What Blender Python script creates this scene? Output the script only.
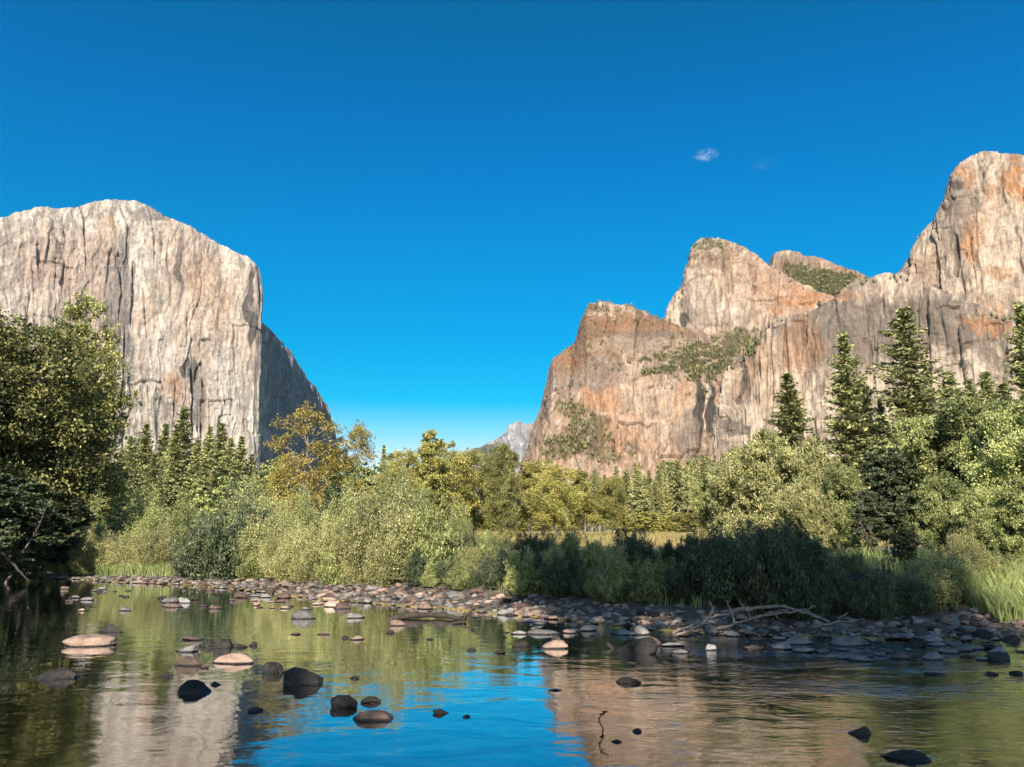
import bpy, bmesh, math, random
import numpy as np
from math import radians, sin, cos, tan, pi

S = bpy.context.scene
COL = S.collection
for o in list(bpy.data.objects):
    bpy.data.objects.remove(o)

# ------------------------------------------------------------------ camera
F = 773.0; PITCH = radians(11.2); CAMZ = 2.0
cd = bpy.data.cameras.new("camera"); cam = bpy.data.objects.new("camera", cd); COL.objects.link(cam)
cd.sensor_width = 36; cd.lens = F / 1024 * 36; cd.clip_start = 0.1; cd.clip_end = 60000
cam.location = (0, 0, CAMZ); cam.rotation_euler = (pi / 2 + PITCH, 0, 0)
S.camera = cam
# ------------------------------------------------------------------ light
SUN_EL = 31.0; SUN_AZ = 186.0            # azimuth clockwise from +Y (the sun stands behind the camera)
sx = sin(radians(SUN_AZ)) * cos(radians(SUN_EL)); sy = cos(radians(SUN_AZ)) * cos(radians(SUN_EL)); sz = sin(radians(SUN_EL))
import mathutils
sd = bpy.data.lights.new("sun", 'SUN'); sd.energy = 5.0; sd.angle = radians(0.5); sd.color = (1.0, 0.90, 0.77)
sun = bpy.data.objects.new("sun", sd); COL.objects.link(sun)
sun.rotation_euler = mathutils.Vector((sx, sy, sz)).to_track_quat('Z', 'Y').to_euler()
W = bpy.data.worlds.new("World"); S.world = W; W.use_nodes = True
wn = W.node_tree; wn.nodes.clear()
def wnode(t, **k):
    n = wn.nodes.new(t)
    for a, b in k.items(): setattr(n, a, b)
    return n
sky = wnode('ShaderNodeTexSky', sky_type='NISHITA', sun_disc=False, sun_elevation=radians(SUN_EL),
            sun_rotation=radians(SUN_AZ), altitude=1200, air_density=1.0, dust_density=0.2, ozone_density=3.0)
tc = wnode('ShaderNodeTexCoord'); sep = wnode('ShaderNodeSeparateXYZ'); ramp = wnode('ShaderNodeValToRGB')
SKY_RAMP = [(0.0, (1.1, 1.0, 0.86)), (0.10, (1.0, 0.95, 0.82)), (0.135, (0.45, 0.90, 0.84)), (0.17, (0.03, 0.79, 0.86)), (0.235, (0.0, 0.77, 0.92)), (0.36, (0.0, 0.77, 1.02)), (0.49, (0.0, 0.70, 1.08)), (0.61, (0.0, 0.66, 0.88)), (1.0, (0.0, 0.7, 0.9))]
ce = ramp.color_ramp
while len(ce.elements) < len(SKY_RAMP): ce.elements.new(0.5)
for e, (p, c) in zip(ce.elements, SKY_RAMP):
    e.position = p; e.color = (*c, 1)
mul = wnode('ShaderNodeMix', data_type='RGBA', blend_type='MULTIPLY'); mul.inputs[0].default_value = 1.0
bg = wnode('ShaderNodeBackground'); bg.inputs[1].default_value = 0.085
wo = wnode('ShaderNodeOutputWorld')
wn.links.new(tc.outputs['Generated'], sep.inputs[0]); wn.links.new(sep.outputs[2], ramp.inputs[0])
# unseen sky on the sun's side, brightened and paled to lift the shade
dt = wnode('ShaderNodeVectorMath', operation='DOT_PRODUCT'); dt.inputs[1].default_value = (sx, sy, sz); wn.links.new(tc.outputs['Generated'], dt.inputs[0])
pal = wnode('ShaderNodeMapRange', interpolation_type='SMOOTHSTEP'); pal.inputs['From Min'].default_value = 0.15; pal.inputs['From Max'].default_value = 0.75
wn.links.new(dt.outputs['Value'], pal.inputs['Value'])
pm_ = wnode('ShaderNodeMix', data_type='RGBA'); pm_.inputs[7].default_value = (1.9, 1.7, 1.45, 1)
wn.links.new(pal.outputs[0], pm_.inputs[0]); wn.links.new(ramp.outputs[0], pm_.inputs[6])
wn.links.new(sky.outputs[0], mul.inputs[6]); wn.links.new(pm_.outputs[2], mul.inputs[7])
wn.links.new(mul.outputs[2], bg.inputs[0]); wn.links.new(bg.outputs[0], wo.inputs[0])
S.view_settings.view_transform = 'Standard'; S.view_settings.look = 'None'
S.view_settings.exposure = 0.86; S.view_settings.gamma = 1.0; S.view_settings.use_curve_mapping = False
S.cycles.use_denoising = True
S.cycles.max_bounces = 6; S.cycles.diffuse_bounces = 2; S.cycles.glossy_bounces = 3
S.cycles.transmission_bounces = 4; S.cycles.transparent_max_bounces = 6; S.cycles.volume_bounces = 0
S.cycles.caustics_reflective = False; S.cycles.caustics_refractive = False
S.cycles.sample_clamp_indirect = 4.0
S.render.film_transparent = False

HAZE = 1.2e-5
# ------------------------------------------------------------------ pixel <-> point
cp, sp = cos(PITCH), sin(PITCH)
def pdir(px, py):
    dx = (np.asarray(px, float) - 512) / F; dy = (383.5 - np.asarray(py, float)) / F
    return dx, cp - dy * sp, sp + dy * cp
def at(px, py, D):                       # the point seen at a pixel, at horizontal range D
    x, y, z = pdir(px, py); r = D / np.hypot(x, y)
    return x * r, y * r, CAMZ + z * r
def onz(px, py, z=0.0):                  # the point seen at a pixel on the level z
    x, y, w = pdir(px, py); r = (z - CAMZ) / w
    return x * r, y * r
def proj(x, y, z):
    z = z - CAMZ
    d = y * cp + z * sp
    return 512 + F * x / d, 383.5 - F * (z * cp - y * sp) / d

# ------------------------------------------------------------------ noise
def _h(i, j, k, s):
    n = (i.astype(np.int64) * 374761393 + j.astype(np.int64) * 668265263 + k.astype(np.int64) * 2147483647 + s * 1274126177) & 0xffffffff
    n = ((n ^ (n >> 13)) * 1274126177) & 0xffffffff
    n = ((n ^ (n >> 15)) * 2246822519) & 0xffffffff
    return ((n ^ (n >> 16)) & 0xffffff).astype(np.float32) / 16777215.0
def vnoise(x, y, z=None, s=0):
    x = np.asarray(x, float); y = np.asarray(y, float)
    if z is None:
        i = np.floor(x); j = np.floor(y); k0 = np.zeros(1)
        a = x - i; b = y - j; a = a * a * (3 - 2 * a); b = b * b * (3 - 2 * b)
        return ((_h(i, j, k0, s) * (1 - a) + _h(i + 1, j, k0, s) * a) * (1 - b) + (_h(i, j + 1, k0, s) * (1 - a) + _h(i + 1, j + 1, k0, s) * a) * b) * 2 - 1
    z = np.asarray(z, float)
    i = np.floor(x); j = np.floor(y); k = np.floor(z)
    a = x - i; b = y - j; c = z - k
    a = a * a * (3 - 2 * a); b = b * b * (3 - 2 * b); c = c * c * (3 - 2 * c)
    def lay(kk):
        return (_h(i, j, kk, s) * (1 - a) + _h(i + 1, j, kk, s) * a) * (1 - b) + (_h(i, j + 1, kk, s) * (1 - a) + _h(i + 1, j + 1, kk, s) * a) * b
    return (lay(k) * (1 - c) + lay(k + 1) * c) * 2 - 1
def fbm(x, y, z=None, o=4, s=0, g=0.5):
    r = 0; a = 1; t = 0
    for q in range(o):
        f = 2.03 ** q
        r = r + a * vnoise(x * f + q * 17.3, y * f - q * 9.1, None if z is None else z * f + q * 5.7, s + q * 31); t += a; a *= g
    return r / t
def ridged(x, y, o=4, s=0):
    r = 0; a = 1; t = 0
    for q in range(o):
        f = 2.1 ** q
        r = r + a * (1 - np.abs(vnoise(x * f + q * 7.7, y * f + q * 3.3, None, s + q * 13))); t += a; a *= 0.5
    return r / t
def sst(a, b, x):
    t = np.clip((x - a) / (b - a), 0, 1); return t * t * (3 - 2 * t)

# ------------------------------------------------------------------ mesh helpers
def mesh(name, v, f, mats=(), smooth=False, attrs=None, midx=None):
    """v (n,3), f (m,k) index array of one face size, or a list of such arrays"""
    fs = f if isinstance(f, list) else [f]
    fs = [np.asarray(q, np.int32) for q in fs if len(q)]
    me = bpy.data.meshes.new(name)
    me.vertices.add(len(v)); me.vertices.foreach_set('co', np.asarray(v, np.float32).ravel())
    nl = sum(q.size for q in fs); me.loops.add(nl); me.loops.foreach_set('vertex_index', np.concatenate([q.ravel() for q in fs]))
    cnt = np.concatenate([np.full(len(q), q.shape[1], np.int32) for q in fs])
    st = np.concatenate([[0], np.cumsum(cnt)[:-1]]).astype(np.int32)
    me.polygons.add(len(cnt)); me.polygons.foreach_set('loop_start', st)
    if midx is not None: me.polygons.foreach_set('material_index', np.asarray(midx, np.int32))
    me.polygons.foreach_set('use_smooth', np.full(len(cnt), smooth, bool))
    for m in (mats if isinstance(mats, (list, tuple)) else [mats]): me.materials.append(m)
    for k, a in (attrs or {}).items():
        a = np.asarray(a, np.float32)
        if a.ndim == 1:
            t = me.attributes.new(k, 'FLOAT', 'POINT'); t.data.foreach_set('value', a)
        else:
            t = me.attributes.new(k, 'FLOAT_COLOR', 'POINT')
            t.data.foreach_set('color', np.concatenate([a, np.ones((len(a), 1), np.float32)], 1).ravel())
    me.update(calc_edges=True); me.validate()
    return me
def link(name, me, parent=None, loc=None):
    o = bpy.data.objects.new(name, me); COL.objects.link(o)
    if parent is not None: o.parent = parent
    if loc is not None: o.location = loc
    return o
def tag(o, label, cat, group=None):
    o['label'] = label; o['category'] = cat
    if group: o['group'] = group
    return o
def struct(name, me, kind='structure', label=None, cat=None):
    o = link(name, me); o['kind'] = kind
    if label: o['label'] = label
    if cat: o['category'] = cat
    return o
def gridfaces(nu, nv):
    i = np.arange(nu - 1)[:, None] * nv + np.arange(nv - 1)[None, :]
    i = i.ravel()
    return np.stack([i, i + nv, i + nv + 1, i + 1], 1)
class MB:
    def __init__(s): s.v = []; s.f = []; s.n = 0; s.a = []
    def add(s, v, f, a=None):
        s.v.append(np.asarray(v, np.float32)); s.f.append(np.asarray(f, np.int32) + s.n); s.n += len(v)
        s.a.append(np.full(len(v), 0.5) if a is None else a)
    def tube(s, pts, rad, k=6):
        pts = np.asarray(pts, float); n = len(pts); rad = np.asarray(rad, float)
        t = np.gradient(pts, axis=0); t /= np.linalg.norm(t, axis=1)[:, None] + 1e-9
        ref = np.array([0.31, 0.17, 0.93]) if abs(t[0, 2]) < 0.9 else np.array([0.96, 0.2, 0.1])
        a = np.cross(t, ref); a /= np.linalg.norm(a, axis=1)[:, None] + 1e-9; b = np.cross(t, a)
        th = np.arange(k) * 2 * pi / k
        v = pts[:, None, :] + rad[:, None, None] * (np.cos(th)[None, :, None] * a[:, None, :] + np.sin(th)[None, :, None] * b[:, None, :])
        i = np.arange(n - 1)[:, None] * k; j = np.arange(k)[None, :]; j2 = (j + 1) % k
        f = np.stack([i + j, i + j2, i + k + j2, i + k + j], 2).reshape(-1, 4)
        s.add(v.reshape(-1, 3), f)
        return s
    def me(s, name, mats, smooth=True, attr='tint'):
        return mesh(name, np.concatenate(s.v), np.concatenate(s.f), mats, smooth, {attr: np.concatenate(s.a)})

# ------------------------------------------------------------------ materials
def mat(name):
    m = bpy.data.materials.new(name); m.use_nodes = True; nt = m.node_tree; nt.nodes.clear()
    def N(t, **k):
        n = nt.nodes.new(t)
        for a, b in k.items(): setattr(n, a, b)
        return n
    def L(a, b): nt.links.new(a, b)
    out = N('ShaderNodeOutputMaterial')
    return m, N, L, out
def rmp(N, L, src, stops, interp='LINEAR'):
    r = N('ShaderNodeValToRGB'); r.color_ramp.interpolation = interp
    while len(r.color_ramp.elements) < len(stops): r.color_ramp.elements.new(0.5)
    for e, (p, c) in zip(r.color_ramp.elements, stops):
        e.position = p; e.color = (c, c, c, 1) if isinstance(c, (int, float)) else (*c, 1)
    L(src, r.inputs[0]); return r.outputs[0]
def mixc(N, L, fac, a, b, mode='MIX'):
    m = N('ShaderNodeMix', data_type='RGBA', blend_type=mode)
    for s, i in ((fac, 0), (a, 6), (b, 7)):
        if isinstance(s, (int, float)): m.inputs[i].default_value = s
        elif isinstance(s, tuple): m.inputs[i].default_value = (*s, 1)
        else: L(s, m.inputs[i])
    return m.outputs[2]
def noise(N, L, vec, scale, detail=4, rough=0.55, dist=0.0):
    n = N('ShaderNodeTexNoise'); n.inputs['Scale'].default_value = scale; n.inputs['Detail'].default_value = detail
    n.inputs['Roughness'].default_value = rough; n.inputs['Distortion'].default_value = dist
    if vec is not None: L(vec, n.inputs['Vector'])
    return n.outputs[0]
def mapping(N, L, vec, scale, rot=(0, 0, 0)):
    m = N('ShaderNodeMapping'); m.inputs['Scale'].default_value = scale; m.inputs['Rotation'].default_value = rot; L(vec, m.inputs[0]); return m.outputs[0]
def bump(N, L, h, strength, dist, normal=None):
    b = N('ShaderNodeBump'); b.inputs['Strength'].default_value = strength; b.inputs['Distance'].default_value = dist
    L(h, b.inputs['Height'])
    if normal is not None: L(normal, b.inputs['Normal'])
    return b.outputs[0]

def leaf_mat(name, dark, light, warm=None, transl=0.22, seedvar=0.25):
    m, N, L, out = mat(name)
    at_ = N('ShaderNodeAttribute', attribute_name='tint')
    oi = N('ShaderNodeObjectInfo')
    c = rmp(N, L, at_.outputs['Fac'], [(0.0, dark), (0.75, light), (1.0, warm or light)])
    v = N('ShaderNodeMapRange'); v.inputs['To Min'].default_value = 1 - seedvar; v.inputs['To Max'].default_value = 1 + seedvar
    L(oi.outputs['Random'], v.inputs['Value'])
    c = mixc(N, L, 1.0, c, v.outputs[0], 'MULTIPLY')
    d = N('ShaderNodeBsdfPrincipled'); d.inputs['Roughness'].default_value = 0.55; d.inputs['Specular IOR Level'].default_value = 0.35
    t = N('ShaderNodeBsdfTranslucent'); mx = N('ShaderNodeMixShader'); mx.inputs[0].default_value = transl
    L(c, d.inputs['Base Color']); L(c, t.inputs[0]); L(d.outputs[0], mx.inputs[1]); L(t.outputs[0], mx.inputs[2]); L(mx.outputs[0], out.inputs[0])
    return m
LEAF = {
 'oak':    leaf_mat('leaf_oak', (0.043, 0.059, 0.017), (0.342, 0.329, 0.104), (0.610, 0.561, 0.220)),
 'alder':  leaf_mat('leaf_alder', (0.073, 0.085, 0.022), (0.415, 0.390, 0.104), (0.659, 0.537, 0.171)),
 'gold':   leaf_mat('leaf_gold', (0.146, 0.122, 0.032), (0.537, 0.439, 0.104), (0.732, 0.512, 0.146)),
 'willow': leaf_mat('leaf_willow', (0.122, 0.134, 0.055), (0.476, 0.464, 0.183), (0.732, 0.659, 0.317)),
 'green':  leaf_mat('leaf_green', (0.085, 0.110, 0.044), (0.403, 0.439, 0.146), (0.659, 0.659, 0.281)),
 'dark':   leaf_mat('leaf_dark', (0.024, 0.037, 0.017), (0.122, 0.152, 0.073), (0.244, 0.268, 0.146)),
 'conifer':leaf_mat('needle', (0.051, 0.070, 0.026), (0.392, 0.406, 0.160), (0.667, 0.609, 0.275), 0.12),
 'far':    leaf_mat('leaf_far', (0.110, 0.122, 0.049), (0.366, 0.354, 0.146), (0.537, 0.464, 0.195), 0.15),
 'cliff':  leaf_mat('leaf_cliff', (0.045, 0.045, 0.018), (0.150, 0.140, 0.055), (0.220, 0.180, 0.075), 0.1),
 'grass':  leaf_mat('grass_blade', (0.098, 0.146, 0.043), (0.329, 0.378, 0.134), (0.561, 0.525, 0.268)),
 'dry':    leaf_mat('dry_grass', (0.220, 0.190, 0.070), (0.420, 0.340, 0.140), (0.560, 0.440, 0.200)),
}
def bark_mat(name, a, b):
    m, N, L, out = mat(name); tcn = N('ShaderNodeTexCoord')
    v = mapping(N, L, tcn.outputs['Object'], (3, 3, 0.6)); n = noise(N, L, v, 3.0, 5)
    c = rmp(N, L, n, [(0.3, a), (0.7, b)])
    p = N('ShaderNodeBsdfPrincipled'); p.inputs['Roughness'].default_value = 0.9; L(c, p.inputs['Base Color'])
    L(bump(N, L, n, 0.8, 0.05), p.inputs['Normal']); L(p.outputs[0], out.inputs[0]); return m
BARK = {'pine': bark_mat('bark_pine', (0.10, 0.055, 0.03), (0.30, 0.18, 0.11)), 'grey': bark_mat('bark_grey', (0.05, 0.042, 0.034), (0.20, 0.17, 0.14)),
        'pale': bark_mat('bark_pale', (0.16, 0.12, 0.09), (0.42, 0.34, 0.27)), 'drift': bark_mat('driftwood_wood', (0.10, 0.075, 0.06), (0.34, 0.27, 0.21)),
        'wet': bark_mat('wet_log_wood', (0.02, 0.015, 0.012), (0.08, 0.06, 0.045))}

def rock_mat(name, a, b, spots=0.5):
    m, N, L, out = mat(name); tcn = N('ShaderNodeTexCoord'); g = N('ShaderNodeNewGeometry'); oi = N('ShaderNodeObjectInfo')
    n1 = noise(N, L, tcn.outputs['Object'], 1.6, 6, 0.6); n2 = noise(N, L, g.outputs['Position'], 26.0, 5, 0.7)
    c = rmp(N, L, n1, [(0.3, a), (0.7, b)])
    sp_ = rmp(N, L, n2, [(0.35, 0.62), (0.6, 1.12)]); c = mixc(N, L, spots, c, sp_, 'MULTIPLY')
    v = N('ShaderNodeMapRange'); v.inputs['To Min'].default_value = 0.55; v.inputs['To Max'].default_value = 1.35; L(oi.outputs['Random'], v.inputs['Value'])
    c = mixc(N, L, 1.0, c, v.outputs[0], 'MULTIPLY')
    # wet tide band close to the water level
    s = N('ShaderNodeSeparateXYZ'); L(g.outputs['Position'], s.inputs[0])
    ad = N('ShaderNodeMath', operation='ADD'); L(s.outputs[2], ad.inputs[0])
    nn = N('ShaderNodeMath', operation='MULTIPLY'); L(n1, nn.inputs[0]); nn.inputs[1].default_value = -0.03; L(nn.outputs[0], ad.inputs[1])
    w = rmp(N, L, ad.outputs[0], [(0.0, 1.0), (0.018, 0.0)])
    c = mixc(N, L, w, c, (0.018, 0.014, 0.010))
    r = N('ShaderNodeMapRange'); L(w, r.inputs['Value']); r.inputs['To Min'].default_value = 0.72; r.inputs['To Max'].default_value = 0.18
    p = N('ShaderNodeBsdfPrincipled'); L(c, p.inputs['Base Color']); L(r.outputs[0], p.inputs['Roughness'])
    p.inputs['Specular IOR Level'].default_value = 0.35
    L(bump(N, L, n2, 0.8, 0.035), p.inputs['Normal']); L(p.outputs[0], out.inputs[0]); return m
ROCKM = {'dark': rock_mat('rock_dark', (0.012, 0.010, 0.009), (0.055, 0.044, 0.036), 0.8), 'grey': rock_mat('rock_grey', (0.128, 0.121, 0.115), (0.333, 0.308, 0.282)),
         'tan': rock_mat('rock_tan', (0.255, 0.159, 0.112), (0.532, 0.383, 0.288)), 'brown': rock_mat('rock_brown', (0.067, 0.043, 0.033), (0.190, 0.128, 0.095)),
         'pale': rock_mat('rock_pale', (0.323, 0.285, 0.247), (0.532, 0.475, 0.408))}

# ------------------------------------------------------------------ ground
SHORE = [onz(px, py) for px, py in [(0, 577), (60, 579), (120, 582), (200, 586), (260, 592), (330, 600), (400, 606), (470, 612), (540, 618), (620, 628), (700, 634), (800, 640), (900, 641), (1024, 640)]]
SX = np.array([-400, -120, -60] + [p[0] for p in SHORE] + [20, 60, 400]); SY = np.array([75, 62, 52] + [p[1] for p in SHORE] + [13.5, 9, -60])
NXs = np.array([-400, -60, -12, 0, 12, 60, 400]); NYs = np.array([30, 8, 3.2, 2.6, 2.2, -12, -110])
BX = np.array([-100, -22, -14, -6, 1, 6, 12, 40]); BW = np.array([1.3, 1.5, 2.6, 3.8, 2.8, 1.9, 1.5, 1.5])
def gz(x, y, detail=True):
    x = np.asarray(x, float); y = np.asarray(y, float)
    sh = np.interp(x, SX, SY); nr = np.interp(x, NXs, NYs)
    if detail:
        sh = sh + 0.7 * fbm(x / 3.0, y / 9.0, o=3, s=5)
        nr = nr + 0.5 * fbm(x / 2.0, y / 6.0, o=3, s=8)
    t = y - sh; w = np.interp(x, BX, BW)
    depth = 0.06 + 0.62 * (1 - np.exp(np.minimum(t, 0) / 5.0))
    far = 0.02 + 0.09 * sst(0, 1.5, t) + 0.09 * sst(1, w, t) + 0.95 * sst(w - 0.5, w + 3.5, t) + 0.25 * sst(w + 3, w + 14, t) + 0.011 * np.maximum(y - 70, 0)
    far = np.where(y > 600, far + 0.02 * np.maximum(y - 600, 0), far)
    u = nr - y
    depth = np.minimum(depth, 0.05 + 0.55 * (1 - np.exp(np.minimum(u, 0) / 2.5)))
    near = 0.02 + 0.35 * sst(0, 2.2, u) + 0.9 * sst(3, 16, u) + 0.01 * np.maximum(u - 20, 0)
    z = np.where(t > 0, far, np.where(u > 0, near, -depth))
    if detail:
        z = z + np.where((t > -4) & (t < w), 0.05, 0.03) * fbm(x * 1.7, y * 1.7, o=3, s=3) * np.exp(-np.hypot(x, y) / 120)
        z = z + sst(40, 300, y) * 0.8 * fbm(x / 40, y / 40, o=3, s=12)
    return z
r = np.concatenate([[0.05], 1.6 * 1.0192 ** np.arange(480)]); r = r[r < 9800]
an = np.concatenate([np.linspace(-45, 45, 500), np.linspace(45, 315, 90)[1:-1]]); an = np.radians(np.append(an, 315))
R, A = np.meshgrid(r, an, indexing='ij'); GX = R * np.sin(A); GY = R * np.cos(A); GZ = gz(GX, GY)
GZ = np.minimum(GZ, 60)
m, N, L, out = mat('ground_soil')
g = N('ShaderNodeNewGeometry'); P = g.outputs['Position']; s = N('ShaderNodeSeparateXYZ'); L(P, s.inputs[0])
n1 = noise(N, L, P, 0.9, 5); n2 = noise(N, L, P, 9.0, 5, 0.65); n3 = noise(N, L, P, 0.035, 4)
vo = N('ShaderNodeTexVoronoi'); vo.inputs['Scale'].default_value = 5.5; L(P, vo.inputs['Vector'])
vc = N('ShaderNodeSeparateColor'); L(vo.outputs['Color'], vc.inputs[0])
bedc = rmp(N, L, vc.outputs[0], [(0.0, (0.14, 0.11, 0.028)), (0.5, (0.30, 0.225, 0.055)), (1.0, (0.50, 0.37, 0.11))])
bedc = mixc(N, L, 0.8, bedc, rmp(N, L, n1, [(0.3, 0.45), (0.7, 1.2)]), 'MULTIPLY')
grav = rmp(N, L, vc.outputs[1], [(0.0, (0.05, 0.04, 0.03)), (1.0, (0.16, 0.125, 0.095))])
grav = mixc(N, L, 0.6, grav, rmp(N, L, n2, [(0.3, 0.5), (0.7, 1.1)]), 'MULTIPLY')
soil = rmp(N, L, n2, [(0.3, (0.07, 0.055, 0.028)), (0.7, (0.17, 0.14, 0.06))])
mead = rmp(N, L, n3, [(0.35, (0.26, 0.22, 0.08)), (0.5, (0.38, 0.30, 0.11)), (0.65, (0.20, 0.20, 0.075))])
c = mixc(N, L, rmp(N, L, s.outputs[2], [(0.02, 0.0), (0.05, 1.0)]), bedc, grav)
c = mixc(N, L, rmp(N, L, s.outputs[2], [(0.33, 0.0), (0.5, 1.0)]), c, soil)
yr = N('ShaderNodeMapRange'); yr.inputs['From Min'].default_value = 45; yr.inputs['From Max'].default_value = 62; L(s.outputs[1], yr.inputs['Value'])
c = mixc(N, L, yr.outputs[0], c, mead)
yr2 = N('ShaderNodeMapRange'); yr2.inputs['From Min'].default_value = 300; yr2.inputs['From Max'].default_value = 420; L(s.outputs[1], yr2.inputs['Value'])
c = mixc(N, L, yr2.outputs[0], c, (0.06, 0.065, 0.03))
p = N('ShaderNodeBsdfPrincipled'); p.inputs['Roughness'].default_value = 0.95; L(c, p.inputs['Base Color'])
L(bump(N, L, vo.outputs['Distance'], 0.6, 0.06), p.inputs['Normal']); L(p.outputs[0], out.inputs[0])
struct('ground', mesh('ground', np.stack([GX, GY, GZ], 2).reshape(-1, 3), gridfaces(*GX.shape), m, True))

# ------------------------------------------------------------------ river
m, N, L, out = mat('river_water')
g = N('ShaderNodeNewGeometry'); P = g.outputs['Position']; s = N('ShaderNodeSeparateXYZ'); L(P, s.inputs[0])
v1 = mapping(N, L, P, (1.0, 1.5, 1), (0, 0, 0.25)); v2 = mapping(N, L, P, (1.0, 2.0, 1), (0, 0, -0.2))
a1 = noise(N, L, v1, 1.1, 3, 0.5, 0.6); a2 = noise(N, L, v2, 4.5, 3, 0.55, 0.5); a3 = noise(N, L, v2, 15, 2, 0.5)
patch = rmp(N, L, noise(N, L, P, 0.33, 3), [(0.42, 0.10), (0.66, 1.0)])
xr = N('ShaderNodeMapRange'); xr.inputs['From Min'].default_value = 0.5; xr.inputs['From Max'].default_value = 5.0; xr.inputs['To Min'].default_value = 0.0; xr.inputs['To Max'].default_value = 1.0; L(s.outputs[0], xr.inputs['Value'])
amp = N('ShaderNodeMath', operation='MAXIMUM'); 
pm = N('ShaderNodeMath', operation='MULTIPLY'); L(patch, pm.inputs[0]); pm.inputs[1].default_value = 0.35
L(pm.outputs[0], amp.inputs[0]); L(xr.outputs[0], amp.inputs[1])
def mm(a, b, op='MULTIPLY'):
    q = N('ShaderNodeMath', operation=op)
    for k, w_ in enumerate((a, b)):
        if isinstance(w_, (int, float)): q.inputs[k].default_value = w_
        else: L(w_, q.inputs[k])
    return q.outputs[0]
h = mm(mm(a1, 0.010), mm(mm(a2, 0.0052), mm(amp.outputs[0], 1.0)), 'ADD')
h = mm(h, mm(mm(a3, 0.0010), amp.outputs[0]), 'ADD')
h = mm(h, mm(mm(a1, 0.010), xr.outputs[0]), 'ADD')
ry1 = N('ShaderNodeMapRange', interpolation_type='SMOOTHSTEP'); ry1.inputs['From Min'].default_value = 8.0; ry1.inputs['From Max'].default_value = 12.5; L(s.outputs[1], ry1.inputs['Value'])
rif = rmp(N, L, noise(N, L, mapping(N, L, P, (0.35, 0.8, 1)), 1.0, 3), [(0.42, 0.0), (0.6, 1.0)])
h = mm(h, mm(mm(mm(a2, 0.015), rif), mm(xr.outputs[0], mm(ry1.outputs[0], 0.35, 'ADD'))), 'ADD')
bn = bump(N, L, h, 1.0, 1.0)
fr = N('ShaderNodeFresnel'); fr.inputs['IOR'].default_value = 1.40; L(bn, fr.inputs['Normal'])
gl = N('ShaderNodeBsdfGlossy'); gl.inputs['Roughness'].default_value = 0.035; gl.inputs['Color'].default_value = (0.95, 0.97, 1, 1); L(bn, gl.inputs['Normal'])
tr = N('ShaderNodeBsdfTransparent'); tr.inputs['Color'].default_value = (0.82, 0.76, 0.48, 1)
fac = mm(mm(mm(fr.outputs[0], 1.8), 0.09, 'ADD'), 1.0, 'MINIMUM')
mx = N('ShaderNodeMixShader'); L(fac, mx.inputs[0]); L(tr.outputs[0], mx.inputs[1]); L(gl.outputs[0], mx.inputs[2]); L(mx.outputs[0], out.inputs[0])
xs = np.linspace(-200, 200, 81); ys = np.linspace(-60, 80, 41); X_, Y_ = np.meshgrid(xs, ys, indexing='ij')
struct('river', mesh('river', np.stack([X_, Y_, 0 * X_], 2).reshape(-1, 3), gridfaces(81, 41), m, True))

# ------------------------------------------------------------------ cliffs
def rock_face_mat(name, scale=1.0, tint=(1, 1, 1)):
    m, N, L, out = mat(name); g = N('ShaderNodeNewGeometry'); P = g.outputs['Position']
    ca = N('ShaderNodeAttribute', attribute_name='rock_color')
    st = noise(N, L, mapping(N, L, P, (0.13 * scale, 0.13 * scale, 0.014 * scale)), 1.0, 7, 0.72)
    gr = noise(N, L, P, 0.09 * scale, 7, 0.78)
    c = mixc(N, L, 0.85, ca.outputs['Color'], rmp(N, L, st, [(0.34, 0.58), (0.5, 1.0), (0.66, 1.35)]), 'MULTIPLY')
    c = mixc(N, L, 0.65, c, rmp(N, L, gr, [(0.34, 0.55), (0.5, 1.0), (0.64, 1.35)]), 'MULTIPLY')
    c = mixc(N, L, 1.0, c, tint, 'MULTIPLY')
    p = N('ShaderNodeBsdfPrincipled'); p.inputs['Roughness'].default_value = 0.92; p.inputs['Specular IOR Level'].default_value = 0.15
    L(c, p.inputs['Base Color'])
    L(bump(N, L, mm2(N, L, st, gr), 0.8, 9.0 / scale), p.inputs['Normal']); L(p.outputs[0], out.inputs[0]); return m
def mm2(N, L, a, b):
    q = N('ShaderNodeMath', operation='ADD'); L(a, q.inputs[0]); L(b, q.inputs[1]); return q.outputs[0]
ROCKFACE = rock_face_mat('granite_face'); ROCKFACE_BROWN = rock_face_mat('granite_face_brown', 1.0, (0.99, 0.90, 0.81))
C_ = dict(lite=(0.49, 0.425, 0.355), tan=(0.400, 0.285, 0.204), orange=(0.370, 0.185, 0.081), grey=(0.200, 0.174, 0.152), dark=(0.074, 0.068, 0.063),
          green=(0.078, 0.078, 0.026), scrub=(0.174, 0.111, 0.063), white=(0.577, 0.518, 0.444), pink=(0.385, 0.285, 0.222), shade=(0.25, 0.25, 0.255))  # shade tone paints a shaded flank and far haze into rock colour
cliff_trees = []
RF = [ROCKFACE]
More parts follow.
